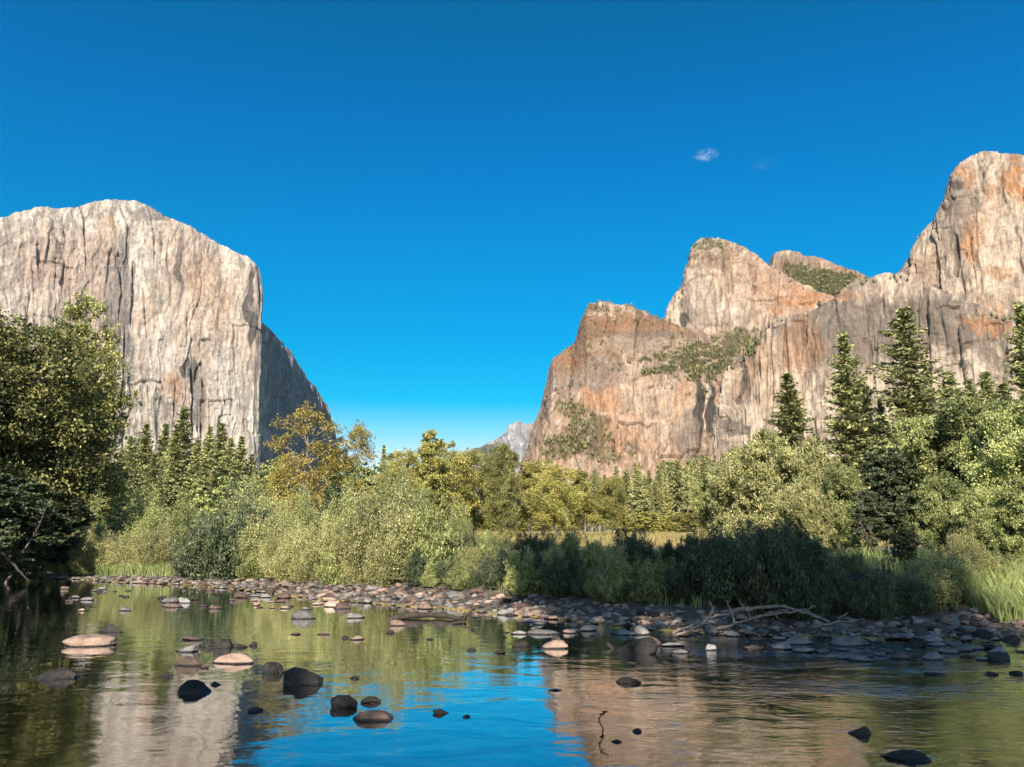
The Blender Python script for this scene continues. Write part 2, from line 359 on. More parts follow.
def massif(name, cols, step, prof, back, base=(-10), nv=260, zones=(), rib=18.0, seed=1, basecol='lite', mixcol='tan', label=None, streak=1.0, fine=4.0, tree_p=0.0, ribw=70.0, bd=None, lump=0.5, slabk=1.0, corner=None):
    """cols: (px, py_top, D_base, D_top); loft of wall profiles along a plan line, then plateau and back wall"""
    cols = np.array(cols, float)
    seg = np.hypot(np.diff(cols[:, 0]), np.diff(cols[:, 1])) + np.abs(np.diff(cols[:, 2])) * 0.06
    s_ = np.concatenate([[0], np.cumsum(seg)]); n = int(s_[-1] / step) + 2; u = np.linspace(0, s_[-1], n)
    px, py, Db, Dt = [np.interp(u, s_, cols[:, k]) for k in range(4)]
    py = py + 3.2 * fbm(u / 16, u * 0, o=5, s=seed, g=0.6)
    tx, ty, tz = at(px, py, Dt)
    bx, by, _ = at(px, 500, Db)
    pr = np.array(prof, float)               # (t, horizontal 0..1, vertical 0..1)
    t = np.linspace(0, 1, nv); hh = np.interp(t, pr[:, 0], pr[:, 1]); vv = np.interp(t, pr[:, 0], pr[:, 2])
    X = bx[:, None] + (tx - bx)[:, None] * hh; Y = by[:, None] + (ty - by)[:, None] * hh; Z = base + (tz - base)[:, None] * vv
    al = np.concatenate([[0], np.cumsum(np.hypot(np.diff(bx), np.diff(by)))])[:, None] + 0 * X
    # displacement along the surface normal
    du = np.stack([np.gradient(X, axis=0), np.gradient(Y, axis=0), np.gradient(Z, axis=0)], 2)
    dv = np.stack([np.gradient(X, axis=1), np.gradient(Y, axis=1), np.gradient(Z, axis=1)], 2)
    nn = np.cross(du, dv); nn /= np.linalg.norm(nn, axis=2)[:, :, None] + 1e-9
    q = al + 25 * fbm(al / 160, Z / 120, o=3, s=seed + 3)
    d = rib * 2.0 * (ridged(q / (ribw * 2.3), Z / 520, 4, seed + 1) - 0.62)
    d += rib * 0.9 * (ridged(q / (ribw * 0.55), Z / 300, 4, seed + 5) - 0.62)
    d += rib * (0.12 + 0.4 * lump) * fbm(al / 90, Z / 130, o=5, s=seed + 7, g=0.5)
    lg = vnoise(q / 110 + 3, Z / 45, None, seed + 21); d += rib * 0.4 * lump * sst(0.2, 0.3, lg)
    lg2 = vnoise(q / 60 + 3, Z / 300, None, seed + 22); d += rib * 0.5 * lump * sst(0.1, 0.2, lg2)
    lg3 = vnoise(q / 22 + 3, Z / 190, None, seed + 24); d += fine * 1.5 * sst(0.0, 0.15, lg3)
    d += fine * 0.9 * fbm(al / 10, Z / 22, o=4, s=seed + 9, g=0.6)
    qw = al + 9 * fbm(al / 50, Z / 120, o=4, s=seed + 4); zw = Z + 60 * fbm(al / 60, Z / 90, o=3, s=seed + 6)
    crack = fbm(qw / 16, zw / 380, o=3, s=seed + 13) * sst(-0.2, 0.3, fbm(al / 120, Z / 140, o=2, s=seed + 14)); crack = 0.86 + 0.09 * sst(0.30, 0.48, crack)
    d -= fine * 3.0 * sst(0.86, 0.95, crack)
    def slab(cw, ch, sd):
        q1 = (al + 7 * fbm(al / 60, Z / 90, o=4, s=seed + sd) + 0.06 * Z) / cw; i1 = np.floor(q1); fr1 = q1 - i1
        off = _h(i1, i1 * 0, np.zeros(1), seed + sd) * 5; z1 = (Z + 18 * fbm(al / 50, Z / 50, o=3, s=seed + sd + 1)) / ch + off; j1 = np.floor(z1)
        hv = _h(i1, j1, np.zeros(1), seed + sd + 2); tl = _h(i1, j1, np.ones(1), seed + sd + 3) - 0.5
        return (hv - 0.5) + tl * (fr1 - 0.5) * 1.2, hv
    sl1, hv1 = slab(95, 330, 71); sl2, hv2 = slab(34, 140, 75); sl3, hv3 = slab(13, 60, 79)
    gate = sst(-0.35, 0.25, fbm(al / 200, Z / 260, o=2, s=seed + 88))
    d += slabk * (15 * sl1 + 11 * sl2 * gate + 6.5 * sl3 * gate) - 0.12 * rib
    d *= np.interp(px, *corner)[:, None] if corner else 1.0
    fade = np.minimum(1, 0.35 + (1 - t) * 6)[None, :]
    d = d * fade
    X = X + nn[:, :, 0] * d; Y = Y + nn[:, :, 1] * d; Z = Z + nn[:, :, 2] * d
    # rock colour; some zones also paint shade, sunlit edges and haze into it
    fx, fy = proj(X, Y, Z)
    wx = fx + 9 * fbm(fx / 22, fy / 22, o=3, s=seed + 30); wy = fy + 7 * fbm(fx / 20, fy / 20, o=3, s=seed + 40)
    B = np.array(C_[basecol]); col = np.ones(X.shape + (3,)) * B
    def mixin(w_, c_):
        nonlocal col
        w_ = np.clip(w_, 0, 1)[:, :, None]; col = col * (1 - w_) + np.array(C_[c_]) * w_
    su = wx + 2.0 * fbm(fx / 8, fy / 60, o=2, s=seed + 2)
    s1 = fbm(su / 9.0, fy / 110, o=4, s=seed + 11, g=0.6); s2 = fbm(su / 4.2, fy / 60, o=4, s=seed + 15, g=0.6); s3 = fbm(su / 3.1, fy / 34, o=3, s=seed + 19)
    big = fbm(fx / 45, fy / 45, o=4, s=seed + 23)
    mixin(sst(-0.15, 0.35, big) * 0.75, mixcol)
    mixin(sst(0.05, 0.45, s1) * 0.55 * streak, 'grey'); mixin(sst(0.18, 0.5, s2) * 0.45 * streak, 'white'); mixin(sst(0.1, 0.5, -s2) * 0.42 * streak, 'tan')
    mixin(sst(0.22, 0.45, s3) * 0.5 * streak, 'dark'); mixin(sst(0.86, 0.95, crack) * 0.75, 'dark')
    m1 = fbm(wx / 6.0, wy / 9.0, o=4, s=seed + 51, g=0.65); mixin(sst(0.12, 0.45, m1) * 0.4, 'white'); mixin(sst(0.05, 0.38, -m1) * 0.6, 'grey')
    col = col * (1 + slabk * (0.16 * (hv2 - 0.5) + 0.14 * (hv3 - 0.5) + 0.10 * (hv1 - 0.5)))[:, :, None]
    tm = np.zeros(X.shape)
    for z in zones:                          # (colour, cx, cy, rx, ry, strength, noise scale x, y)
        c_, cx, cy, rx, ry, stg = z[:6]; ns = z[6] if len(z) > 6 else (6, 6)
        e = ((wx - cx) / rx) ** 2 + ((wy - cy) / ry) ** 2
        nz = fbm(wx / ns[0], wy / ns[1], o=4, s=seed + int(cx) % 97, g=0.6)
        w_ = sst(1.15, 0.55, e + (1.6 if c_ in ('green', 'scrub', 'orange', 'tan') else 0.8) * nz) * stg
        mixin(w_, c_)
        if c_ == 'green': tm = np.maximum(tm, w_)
    if tree_p > 0:
        ok = np.argwhere((tm > 0.35) & (fx > -20) & (fx < 1044)); rs = np.random.RandomState(seed)
        if len(ok):
            for i, j in ok[rs.randint(0, len(ok), int(tree_p * 1.4))]: cliff_trees.append((X[i, j], Y[i, j], Z[i, j]))
        gentle = np.argwhere((nn[:, :, 2] > 0.42) & (fx > -10) & (fx < 1034) & (fbm(fx / 12, fy / 8, o=3, s=seed + 60) > 0.05))
        if len(gentle):
            for i, j in gentle[rs.randint(0, len(gentle), int(tree_p * 0.9) + 40)]: cliff_trees.append((X[i, j], Y[i, j], Z[i, j]))
    # plateau and back wall
    bk = np.array(back, float); dep = bd or 420.0
    ts = [(0.03, 0.002), (0.1, 0.012), (0.3, 0.03), (0.7, 0.07), (1.0, 0.14), (1.25, 0.6), (1.35, 1.0)]
    ex = np.stack([X[:, -1] + bk[0] * dep * a for a, b in ts], 1); ey = np.stack([Y[:, -1] + bk[1] * dep * a for a, b in ts], 1)
    ez = np.stack([Z[:, -1] + (base - Z[:, -1]) * b for a, b in ts], 1)
    X = np.concatenate([X, ex], 1); Y = np.concatenate([Y, ey], 1); Z = np.concatenate([Z, ez], 1)
    col = np.concatenate([col, np.repeat(col[:, -1:], len(ts), 1)], 1)
    V = np.stack([X, Y, Z], 2).reshape(-1, 3)
    nu, nv2 = X.shape
    fs = [gridfaces(nu, nv2)]
    c0 = V.reshape(nu, nv2, 3)
    # side walls
    for ii in (0, nu - 1):
        cen = len(V); V = np.concatenate([V, [[c0[ii, :, 0].mean(), c0[ii, :, 1].mean(), base]]]); idx = ii * nv2 + np.arange(nv2)
        tri = np.stack([idx[:-1], idx[1:], np.full(nv2 - 1, cen)], 1); fs.append(tri if ii else tri[:, ::-1])
    colr = np.concatenate([col.reshape(-1, 3), np.tile(C_['grey'], (2, 1))])
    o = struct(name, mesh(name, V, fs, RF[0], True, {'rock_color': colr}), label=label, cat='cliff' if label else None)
    return o

STEEP = [(0, 0, 0), (0.08, 0.05, 0.02), (0.45, 0.35, 0.42), (0.85, 0.72, 0.88), (0.95, 0.88, 0.965), (1, 1, 1)]
massif('cliff', [(-330, 225, 2350, 2560), (-120, 232, 2250, 2460), (-60, 228, 2240, 2440), (0, 217, 2240, 2430), (30, 208, 2240, 2420), (68, 206, 2250, 2430), (95, 200, 2260, 2440), (125, 199, 2270, 2450), (150, 206, 2270, 2440),
  (175, 219, 2270, 2420), (200, 234, 2280, 2410), (225, 247, 2290, 2400), (245, 255, 2300, 2395), (254, 262, 2310, 2380), (259, 268, 2335, 2390), (259, 280, 2380, 2420), (259, 300, 2440, 2470), (260, 318, 2500, 2530), (272, 330, 2620, 2650), (290, 352, 2850, 2880), (305, 374, 3100, 3130),
  (318, 392, 3300, 3350), (326, 404, 3420, 3500), (331, 420, 3430, 3600), (338, 445, 3450, 3700)], 0.75, STEEP, (-0.55, 0.83), nv=420, mixcol='pink', seed=3, rib=17, lump=0.2, slabk=0.9, corner=([0, 225, 256, 266, 285], [1, 1, 0.35, 0.35, 0.8]),
  zones=[('tan', 205, 330, 60, 90, 0.3, (5, 30)), ('orange', 108, 245, 10, 30, 0.35, (5, 20)), ('orange', 210, 290, 22, 40, 0.25, (4, 30)), ('grey', 120, 300, 16, 70, 0.75, (5, 24)), ('grey', 190, 380, 70, 50, 0.25, (9, 30)), ('dark', 250, 305, 5, 42, 0.9, (4, 18)), ('dark', 188, 366, 3, 10, 0.9, (3, 8)), ('dark', 193, 385, 2.5, 12, 0.8, (3, 8)), ('grey', 200, 405, 5, 22, 0.7, (3, 14)), ('white', 160, 360, 14, 60, 0.5, (4, 40)), ('white', 225, 400, 16, 50, 0.5, (4, 40)), ('white', 254, 420, 5, 50, 0.7, (3, 40)), ('orange', 172, 385, 16, 12, 0.4, (5, 14)), ('white', 45, 300, 30, 20, 0.5, (6, 8)),  # dark arch and crack marks paint shadow, with some stain, near the prow
         ('dark', 180, 270, 4, 32, 0.65, (3, 18)), ('dark', 195, 370, 4, 18, 0.7, (3, 8)), ('grey', 20, 250, 50, 12, 0.5, (8, 5)), ('pink', 60, 270, 60, 50, 0.5), ('shade', 290, 400, 25, 90, 0.8, (6, 40)), ('grey', 160, 213, 40, 9, 0.8), ('orange', 325, 412, 6, 18, 0.5)],  # grey flank shade and its sunlit orange end are painted on
  label='broad pale granite monolith with a sheer streaked wall rising at the left', tree_p=0)
RF[0] = ROCKFACE_BROWN
SLOPE = [(0, 0, 0), (0.1, 0.05, 0.04), (0.5, 0.22, 0.56), (0.62, 0.34, 0.67), (0.9, 0.85, 0.93), (1, 1, 1)]
massif('cliff', [(505, 520, 1830, 2250), (515, 480, 1840, 2200), (527, 445, 1840, 2150), (533, 425, 1840, 2150), (541, 403, 1840, 2150), (547, 374, 1840, 2150), (553, 357, 1840, 2150), (562, 350, 1840, 2160), (574, 344, 1840, 2170), (580, 324, 1840, 2180), (589, 304, 1840, 2200), (600, 302, 1840, 2200),
  (625, 306, 1840, 2220), (645, 310, 1840, 2250), (662, 322, 1850, 2300), (690, 330, 1860, 2330), (712, 335, 1880, 2340), (735, 335, 1890, 2350), (760, 330, 1890, 2380), (790, 325, 1900, 2400)], 0.8, SLOPE, (0.1, 1), nv=330, seed=11, rib=13, basecol='pink', mixcol='tan',
  zones=[('scrub', 590, 345, 45, 38, 0.6), ('scrub', 650, 335, 70, 24, 0.6), ('orange', 600, 325, 30, 10, 0.45, (7, 5)), ('grey', 625, 330, 50, 12, 0.5, (6, 5)), ('orange', 565, 368, 16, 12, 0.45, (6, 5)), ('green', 640, 322, 40, 5, 0.35, (5, 3)), ('scrub', 585, 335, 30, 30, 0.6, (5, 4)), ('orange', 640, 322, 40, 8, 0.3, (6, 4)), ('lite', 640, 345, 60, 12, 0.35, (5, 4)), ('green', 690, 362, 46, 17, 0.95, (8, 5)), ('green', 738, 345, 30, 13, 0.8, (7, 4)), ('green', 585, 428, 28, 14, 0.75, (5, 6)), ('green', 566, 446, 24, 12, 0.75, (5, 6)), ('green', 568, 408, 14, 12, 0.6, (5, 6)), ('green', 604, 448, 30, 12, 0.6, (5, 6)), ('orange', 605, 400, 22, 16, 0.55, (5, 9)), ('orange', 680, 398, 12, 24, 0.35, (4, 14)), ('orange', 620, 430, 18, 20, 0.35, (4, 14)),
         ('grey', 603, 375, 26, 18, 0.6, (7, 12)), ('dark', 701, 412, 5.5, 36, 1.0, (4, 40)), ('dark', 713, 408, 4.5, 34, 1.0, (4, 40)), ('white', 707, 392, 2.2, 16, 0.7, (3, 30)), ('grey', 690, 440, 14, 40, 0.7, (4, 20)), ('lite', 655, 410, 40, 36, 0.4, (4, 20)), ('green', 600, 306, 30, 3, 0.4), ('grey', 560, 380, 14, 20, 0.4)],  # dark waterfall streaks mix rock stain with painted recess shadow
  label='brown topped granite buttress with a scrubby bench right of the valley gap', tree_p=520)
massif('cliff', [(640, 420, 2330, 2460), (655, 370, 2330, 2460), (665, 325, 2350, 2520), (669, 305, 2350, 2540), (684, 287, 2350, 2560), (688, 262, 2350, 2580), (692, 248, 2350, 2590), (702, 241, 2350, 2600), (718, 239, 2350, 2600), (735, 245, 2360, 2600), (755, 253, 2370, 2600), (766, 263, 2380, 2600), (790, 277, 2390, 2600),
  (815, 290, 2400, 2600), (850, 305, 2400, 2600), (880, 330, 2400, 2600)], 0.8, STEEP, (0.27, 1), nv=300, seed=23, rib=18, lump=0.8, mixcol='pink', basecol='lite',
  zones=[('scrub', 722, 258, 34, 16, 0.65), ('orange', 800, 300, 30, 12, 0.7, (8, 5)), ('scrub', 770, 280, 30, 14, 0.4), ('green', 705, 246, 16, 6, 0.6), ('dark', 681, 320, 3.5, 10, 0.9, (3, 5)), ('orange', 765, 290, 16, 10, 0.4), ('grey', 700, 300, 20, 30, 0.4, (5, 10)), ('green', 745, 340, 30, 10, 0.8), ('pink', 760, 280, 50, 30, 0.5)],  # dark notch mark is its shadow put into the colour
  label='rounded granite peak standing behind the scrubby bench', tree_p=120)
massif('cliff', [(755, 300, 2950, 3050), (768, 268, 2950, 3060), (771, 257, 2950, 3070), (776, 252, 2950, 3070), (795, 251, 2960, 3080), (815, 257, 2970, 3080), (835, 264, 2980, 3080), (858, 272, 2980, 3080), (880, 284, 2980, 3080), (920, 300, 2980, 3080)], 0.9, SLOPE, (0.1, 1), nv=240, seed=31, rib=14, basecol='scrub', mixcol='pink',
  zones=[('green', 828, 284, 42, 14, 0.95, (7, 4)), ('dark', 773, 262, 3.5, 8, 0.9), ('green', 795, 272, 16, 8, 0.8, (5, 3)), ('grey', 800, 256, 30, 5, 0.5)], label='distant scrub covered ridge between the rounded peak and the tall right wall', tree_p=260)  # dark mark paints the shadowed left face of the ridge
massif('cliff', [(880, 330, 1640, 1760), (893, 285, 1640, 1770), (900, 268, 1640, 1780), (915, 243, 1640, 1790), (935, 217, 1640, 1800), (948, 192, 1640, 1800), (953, 178, 1640, 1800), (960, 166, 1640, 1800), (972, 156, 1640, 1800), (985, 153, 1640, 1800), (1010, 154, 1640, 1800), (1040, 158, 1640, 1800), (1120, 170, 1660, 1800), (1350, 260, 1700, 1850)], 0.8, STEEP, (0.6, 1), nv=330, seed=41, rib=13, lump=0.3, basecol='lite', mixcol='tan',
  zones=[('orange', 1015, 180, 14, 30, 0.8, (5, 12)), ('orange', 975, 245, 16, 20, 0.7, (4, 14)), ('orange', 990, 200, 10, 22, 0.5, (4, 12)), ('grey', 955, 215, 24, 36, 0.7, (6, 14)), ('white', 1000, 240, 24, 50, 0.5, (3, 30)), ('orange', 1000, 275, 14, 8, 0.5), ('dark', 955, 186, 5, 6, 0.8), ('orange', 962, 178, 10, 14, 0.5), ('tan', 925, 265, 20, 20, 0.4)],
  label='tallest granite tower with orange stains at the right edge', tree_p=0)
massif('cliff', [(716, 470, 1560, 1610), (718, 420, 1560, 1620), (720, 385, 1560, 1640), (724, 370, 1560, 1640), (735, 358, 1560, 1640), (748, 340, 1560, 1640), (765, 325, 1560, 1640), (790, 318, 1560, 1640), (815, 309, 1560, 1640), (832, 300, 1560, 1640), (848, 287, 1560, 1640), (870, 277, 1550, 1630), (885, 272, 1550, 1630), (902, 271, 1550, 1625), (925, 282, 1550, 1620), (960, 300, 1550, 1620), (1000, 314, 1550, 1620), (1040, 330, 1550, 1610), (1150, 350, 1550, 1610), (1350, 380, 1550, 1640)],
  0.8, STEEP, (0.4, 1), nv=300, seed=53, rib=11, lump=0.25, basecol='lite', mixcol='grey', bd=180,
  zones=[('grey', 850, 335, 62, 44, 0.95, (9, 40)), ('grey', 935, 335, 62, 42, 0.95, (9, 40)), ('orange', 800, 345, 26, 26, 0.35, (5, 12)), ('orange', 985, 325, 26, 10, 0.55), ('tan', 770, 370, 40, 36, 0.55, (5, 14)), ('dark', 741, 385, 3, 24, 0.8, (3, 8)), ('dark', 735, 362, 6, 8, 0.6), ('white', 935, 372, 60, 24, 0.7, (5, 9)), ('white', 780, 400, 30, 36, 0.45, (3, 20)), ('dark', 735, 428, 16, 10, 0.7), ('green', 752, 345, 8, 10, 0.6), ('orange', 845, 290, 20, 8, 0.5)],
  label='long grey streaked granite wall behind the tall conifers at the right', tree_p=60)
RF[0] = ROCKFACE
FARM = [(0, 0, 0), (0.3, 0.5, 0.3), (1, 1, 1)]
massif('mountain', [(330, 500, 6500, 7400), (400, 470, 6500, 7400), (445, 462, 6500, 7400), (462, 455, 6500, 7400), (478, 449, 6500, 7400), (492, 440, 6500, 7400), (503, 433, 6500, 7400), (513, 424, 6500, 7400), (518, 421, 6500, 7400), (526, 423, 6500, 7400), (540, 420, 6500, 7400), (580, 400, 6500, 7400), (620, 420, 6500, 7400)], 0.8, FARM, (0.1, 1), nv=140, seed=61, rib=45, ribw=200, basecol='shade', mixcol='grey', slabk=2.5, streak=0.4, bd=900, fine=10,  # grey base colour stands in for distance haze on the rock
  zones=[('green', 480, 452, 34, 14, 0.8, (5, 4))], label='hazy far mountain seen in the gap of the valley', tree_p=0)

# scrub and small trees rooted on the cliffs: a far mass nobody could count
mb = MB(); rs = np.random.RandomState(5)
for x, y, z in cliff_trees:
    hgt = rs.uniform(3.5, 7) + 7 * rs.uniform(0, 1) ** 3; k = 5; th = np.arange(k) * 2 * pi / k + rs.uniform(0, 6)
    r1 = hgt * rs.uniform(0.18, 0.42)
    ring = np.stack([x + r1 * np.cos(th) * rs.uniform(.6, 1.3, k), y - 4 + r1 * np.sin(th) * rs.uniform(.6, 1.3, k), z + hgt * rs.uniform(.05, .25, k)], 1)
    r2 = np.stack([x + r1 * .7 * np.cos(th) * rs.uniform(.6, 1.3, k), y - 4 + r1 * .7 * np.sin(th), z + hgt * rs.uniform(.4, .7, k)], 1)
    topv = np.array([[x, y - 4, z + hgt]])
    v = np.concatenate([ring, r2, topv, [[x, y - 4, z - 3]]]); f = []
    for j in range(k):
        j2 = (j + 1) % k; f += [[j, j2, k + j2, k + j], [k + j, k + j2, 2 * k, 2 * k], [j2, j, 2 * k + 1, 2 * k + 1]]
    f = np.array(f); mb.add(v, f, np.full(len(v), rs.uniform(0.1, 0.9)))
V = np.concatenate(mb.v); Fq = np.concatenate(mb.f)
q4 = Fq[Fq[:, 2] != Fq[:, 3]]; q3 = Fq[Fq[:, 2] == Fq[:, 3]][:, :3]
struct('forest', mesh('cliff_forest', V, [q4, q3], LEAF['cliff'], False, {'tint': np.concatenate(mb.a)}), 'stuff', 'small dark trees and scrub dotted over the cliff ledges', 'scrub')

# ------------------------------------------------------------------ plants
def unit(v): return v / (np.linalg.norm(v, axis=-1, keepdims=True) + 1e-9)
def leaves(cen, size, rs, elong=1.0, axis=None, tint=None, spread=1.0):
    """diamond leaf faces at the given centres; axis (n,3) = direction the blade points to"""
    n = len(cen)
    d = unit(rs.normal(size=(n, 3))) if axis is None else unit(axis + spread * rs.normal(size=(n, 3)))
    w = unit(np.cross(d, rs.normal(size=(n, 3))))
    l = (size * rs.uniform(0.6, 1.35, n))[:, None]
    v = np.stack([cen - d * l * 0.5 * elong, cen + w * l * 0.36, cen + d * l * 0.5 * elong, cen - w * l * 0.36], 1).reshape(-1, 3)
    f = np.arange(4 * n).reshape(n, 4)
    return v, f, np.repeat(tint if tint is not None else rs.uniform(0, 1, n), 4)
def curve(a, b, sag, rs, n=6, wob=0.1):
    t = np.linspace(0, 1, n)[:, None]; L_ = np.linalg.norm(b - a)
    p = a + (b - a) * t; p[:, 2] += sag * L_ * np.sin(t[:, 0] * pi)
    j = rs.normal(size=(n, 3)) * wob * L_ * 0.25; j[0] = 0; j[-1] = 0
    return p + j
def crown_tree(seed, H, lobes, nclump, nleaf, lsize, clr, bark, r0=0.22, flat=0.6, elong=1.3, lean=0.0, trunks=1, droop=0.0, axis_up=0.0, topshape=None, hollow=0.5, crs=1.0):
    """lobes: ellipsoids (x,y,z,rx,ry,rz) in metres. Returns trunk mesh, crown mesh"""
    rs = np.random.RandomState(seed); tb = MB(); lb = MB()
    lob = np.array(lobes, float); vol = lob[:, 3] * lob[:, 4] * lob[:, 5]; pw = vol ** 0.8; pw /= pw.sum()
    top = np.array([lean * H, 0, H * 0.86]); tr = []
    for k in range(trunks):
        b0 = np.array([0.0, 0, -0.4]) + (rs.normal(size=3) * [0.3, 0.3, 0] if trunks > 1 else 0)
        tp = top + (rs.normal(size=3) * [H * .16, H * .16, H * .05] if trunks > 1 else 0)
        pts = curve(b0, tp, 0, rs, 9, 0.10); tr.append(pts)
        tb.tube(pts, r0 * (1 - 0.85 * np.linspace(0, 1, 9)) / (trunks ** 0.5), 7)
    tint_l = []
    for li, l in enumerate(lob):
        c = l[:3]; pts = tr[rs.randint(len(tr))]
        zt = c[2] - 0.55 * math.hypot(c[0], c[1]) - 0.1 * H
        k = int(np.argmin(np.abs(pts[:, 2] - max(zt, H * 0.15)))); a = pts[k]
        lp = curve(a, c, 0.06, rs, 6, 0.12); rr = r0 * 0.38 * (1 - 0.1 * 0) * (l[3] / lob[:, 3].max()) ** 0.5
        tb.tube(lp, np.linspace(rr, rr * 0.3, 6), 5)
        nc = max(3, int(nclump * pw[li])); lt = rs.uniform(0.35, 0.65)
        for q in range(nc):
            u = unit(rs.normal(size=3)); rad = rs.uniform(hollow, 1.0) ** 0.6
            cc = c + u * rad * l[3:6]; outl = rs.rand() < 0.14
            if outl: cc = c + u * rs.uniform(1.1, 1.45) * l[3:6]
            if cc[2] < 0.1: cc[2] = 0.1 + rs.uniform(0, .4)
            if q % 2 == 0:
                j0 = lp[rs.randint(3, 6)]; tb.tube(curve(j0, cc, 0.05, rs, 4, 0.15), np.linspace(rr * 0.28, rr * 0.06, 4), 3)
            cr = l[3:6].mean() * rs.uniform(0.16, 0.36) * crs; n = int(nleaf * rs.uniform(0.5, 1.4))
            if outl: cr *= 0.6; n = int(n * 0.4)
            pp = rs.normal(size=(n, 3)) * [cr, cr, cr * flat] * 0.62
            pp[:, 2] -= droop * np.hypot(pp[:, 0], pp[:, 1]) 
            ti = np.clip(lt + rs.normal() * 0.16 + rs.normal(size=n) * 0.27, 0, 1)
            ax = None
            if axis_up: ax = np.tile([0, 0, axis_up], (n, 1)) + unit(pp) * 0.6
            v, f, t_ = leaves(cc + pp, lsize, rs, elong, ax, ti, 0.8); v[:, 2] = np.maximum(v[:, 2], 0.0); lb.add(v, f, t_)
    return tb.me('trunk', bark), lb.me('crown', LEAF[clr], False)
def rlobes(seed, H, Wd, z0, n, big=0.42, shape='round', depth=0.8):
    rs = np.random.RandomState(seed); out = []
    for i in range(n):
        t = (i + 0.5) / n; z = z0 + (H - z0) * (t ** 0.85)
        if shape == 'round': rad = math.sqrt(max(0.05, 1 - ((t - 0.42) / 0.62) ** 2))
        elif shape == 'dome': rad = math.sqrt(max(0.05, 1 - (t * 0.97) ** 2.2))
        elif shape == 'cone': rad = 1.05 - 0.85 * t
        else: rad = 0.8
        a = i * 2.4 + rs.uniform(-.5, .5); rr = Wd / 2 * rad * rs.uniform(0.35, 0.72)
        r1 = Wd * big * rs.uniform(0.4, 0.75) * (0.5 + 0.5 * rad)
        out.append((rr * cos(a), rr * sin(a) * depth, min(z, H - r1 * 0.55), r1, r1 * depth, r1 * rs.uniform(0.55, 0.85)))
    return out
def shrub(seed, H, Wd, nst, nleaf, lsize, clr, bark, elong=2.6, up=1.0, depth=0.8, out=0.5):
    """multi stemmed willow: arching stems with narrow leaves along them"""
    rs = np.random.RandomState(seed); tb = MB(); lb = MB()
    for k in range(nst):
        a = rs.uniform(0, 2 * pi); rr = math.sqrt(rs.uniform(0, 1))
        hx = rr * Wd / 2 * cos(a); hy = rr * Wd / 2 * sin(a) * depth
        hz = H * (1 - 0.42 * rr ** 2.0) * (0.82 + 0.3 * sin(3 * a + seed)) * (0.42 + 0.72 * rs.uniform(0, 1) ** 1.1)
        spr = k % 7 == 0
        if spr: hz = min(hz * 1.35, H * 1.25); hx *= 1.15; hy *= 1.15
        b = np.array([hx * 0.35, hy * 0.35, -0.1]); e = np.array([hx, hy, hz]); md = (b + e) / 2 + np.array([-hx * 0.15, -hy * 0.15, hz * 0.12])
        t = np.linspace(0, 1, 7)[:, None]; p = (1 - t) ** 2 * b + 2 * t * (1 - t) * md + t ** 2 * e
        p += rs.normal(size=(7, 3)) * 0.02 * H * t
        tb.tube(p, np.linspace(0.03, 0.006, 7) * (H / 3) ** 0.5, 3)
        n = int(nleaf * rs.uniform(0.6, 1.3) * (0.6 if spr else 1)); q = 0.12 + 0.88 * rs.uniform(0, 1, n) ** 0.75
        pos = np.stack([np.interp(q, t[:, 0], p[:, i]) for i in range(3)], 1)
        sd_ = H * 0.085 * (1.15 - 0.75 * q)[:, None]; pos = pos + rs.normal(size=(n, 3)) * sd_
        pos[:, 2] = np.maximum(pos[:, 2], 0.03)
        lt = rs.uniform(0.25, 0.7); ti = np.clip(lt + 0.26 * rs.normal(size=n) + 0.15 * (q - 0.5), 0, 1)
        ax = np.tile([hx * out / max(Wd, 1), hy * out / max(Wd, 1), up], (n, 1))
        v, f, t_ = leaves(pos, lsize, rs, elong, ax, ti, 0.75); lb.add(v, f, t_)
    return tb.me('stems', bark), lb.me('foliage', LEAF[clr], False)
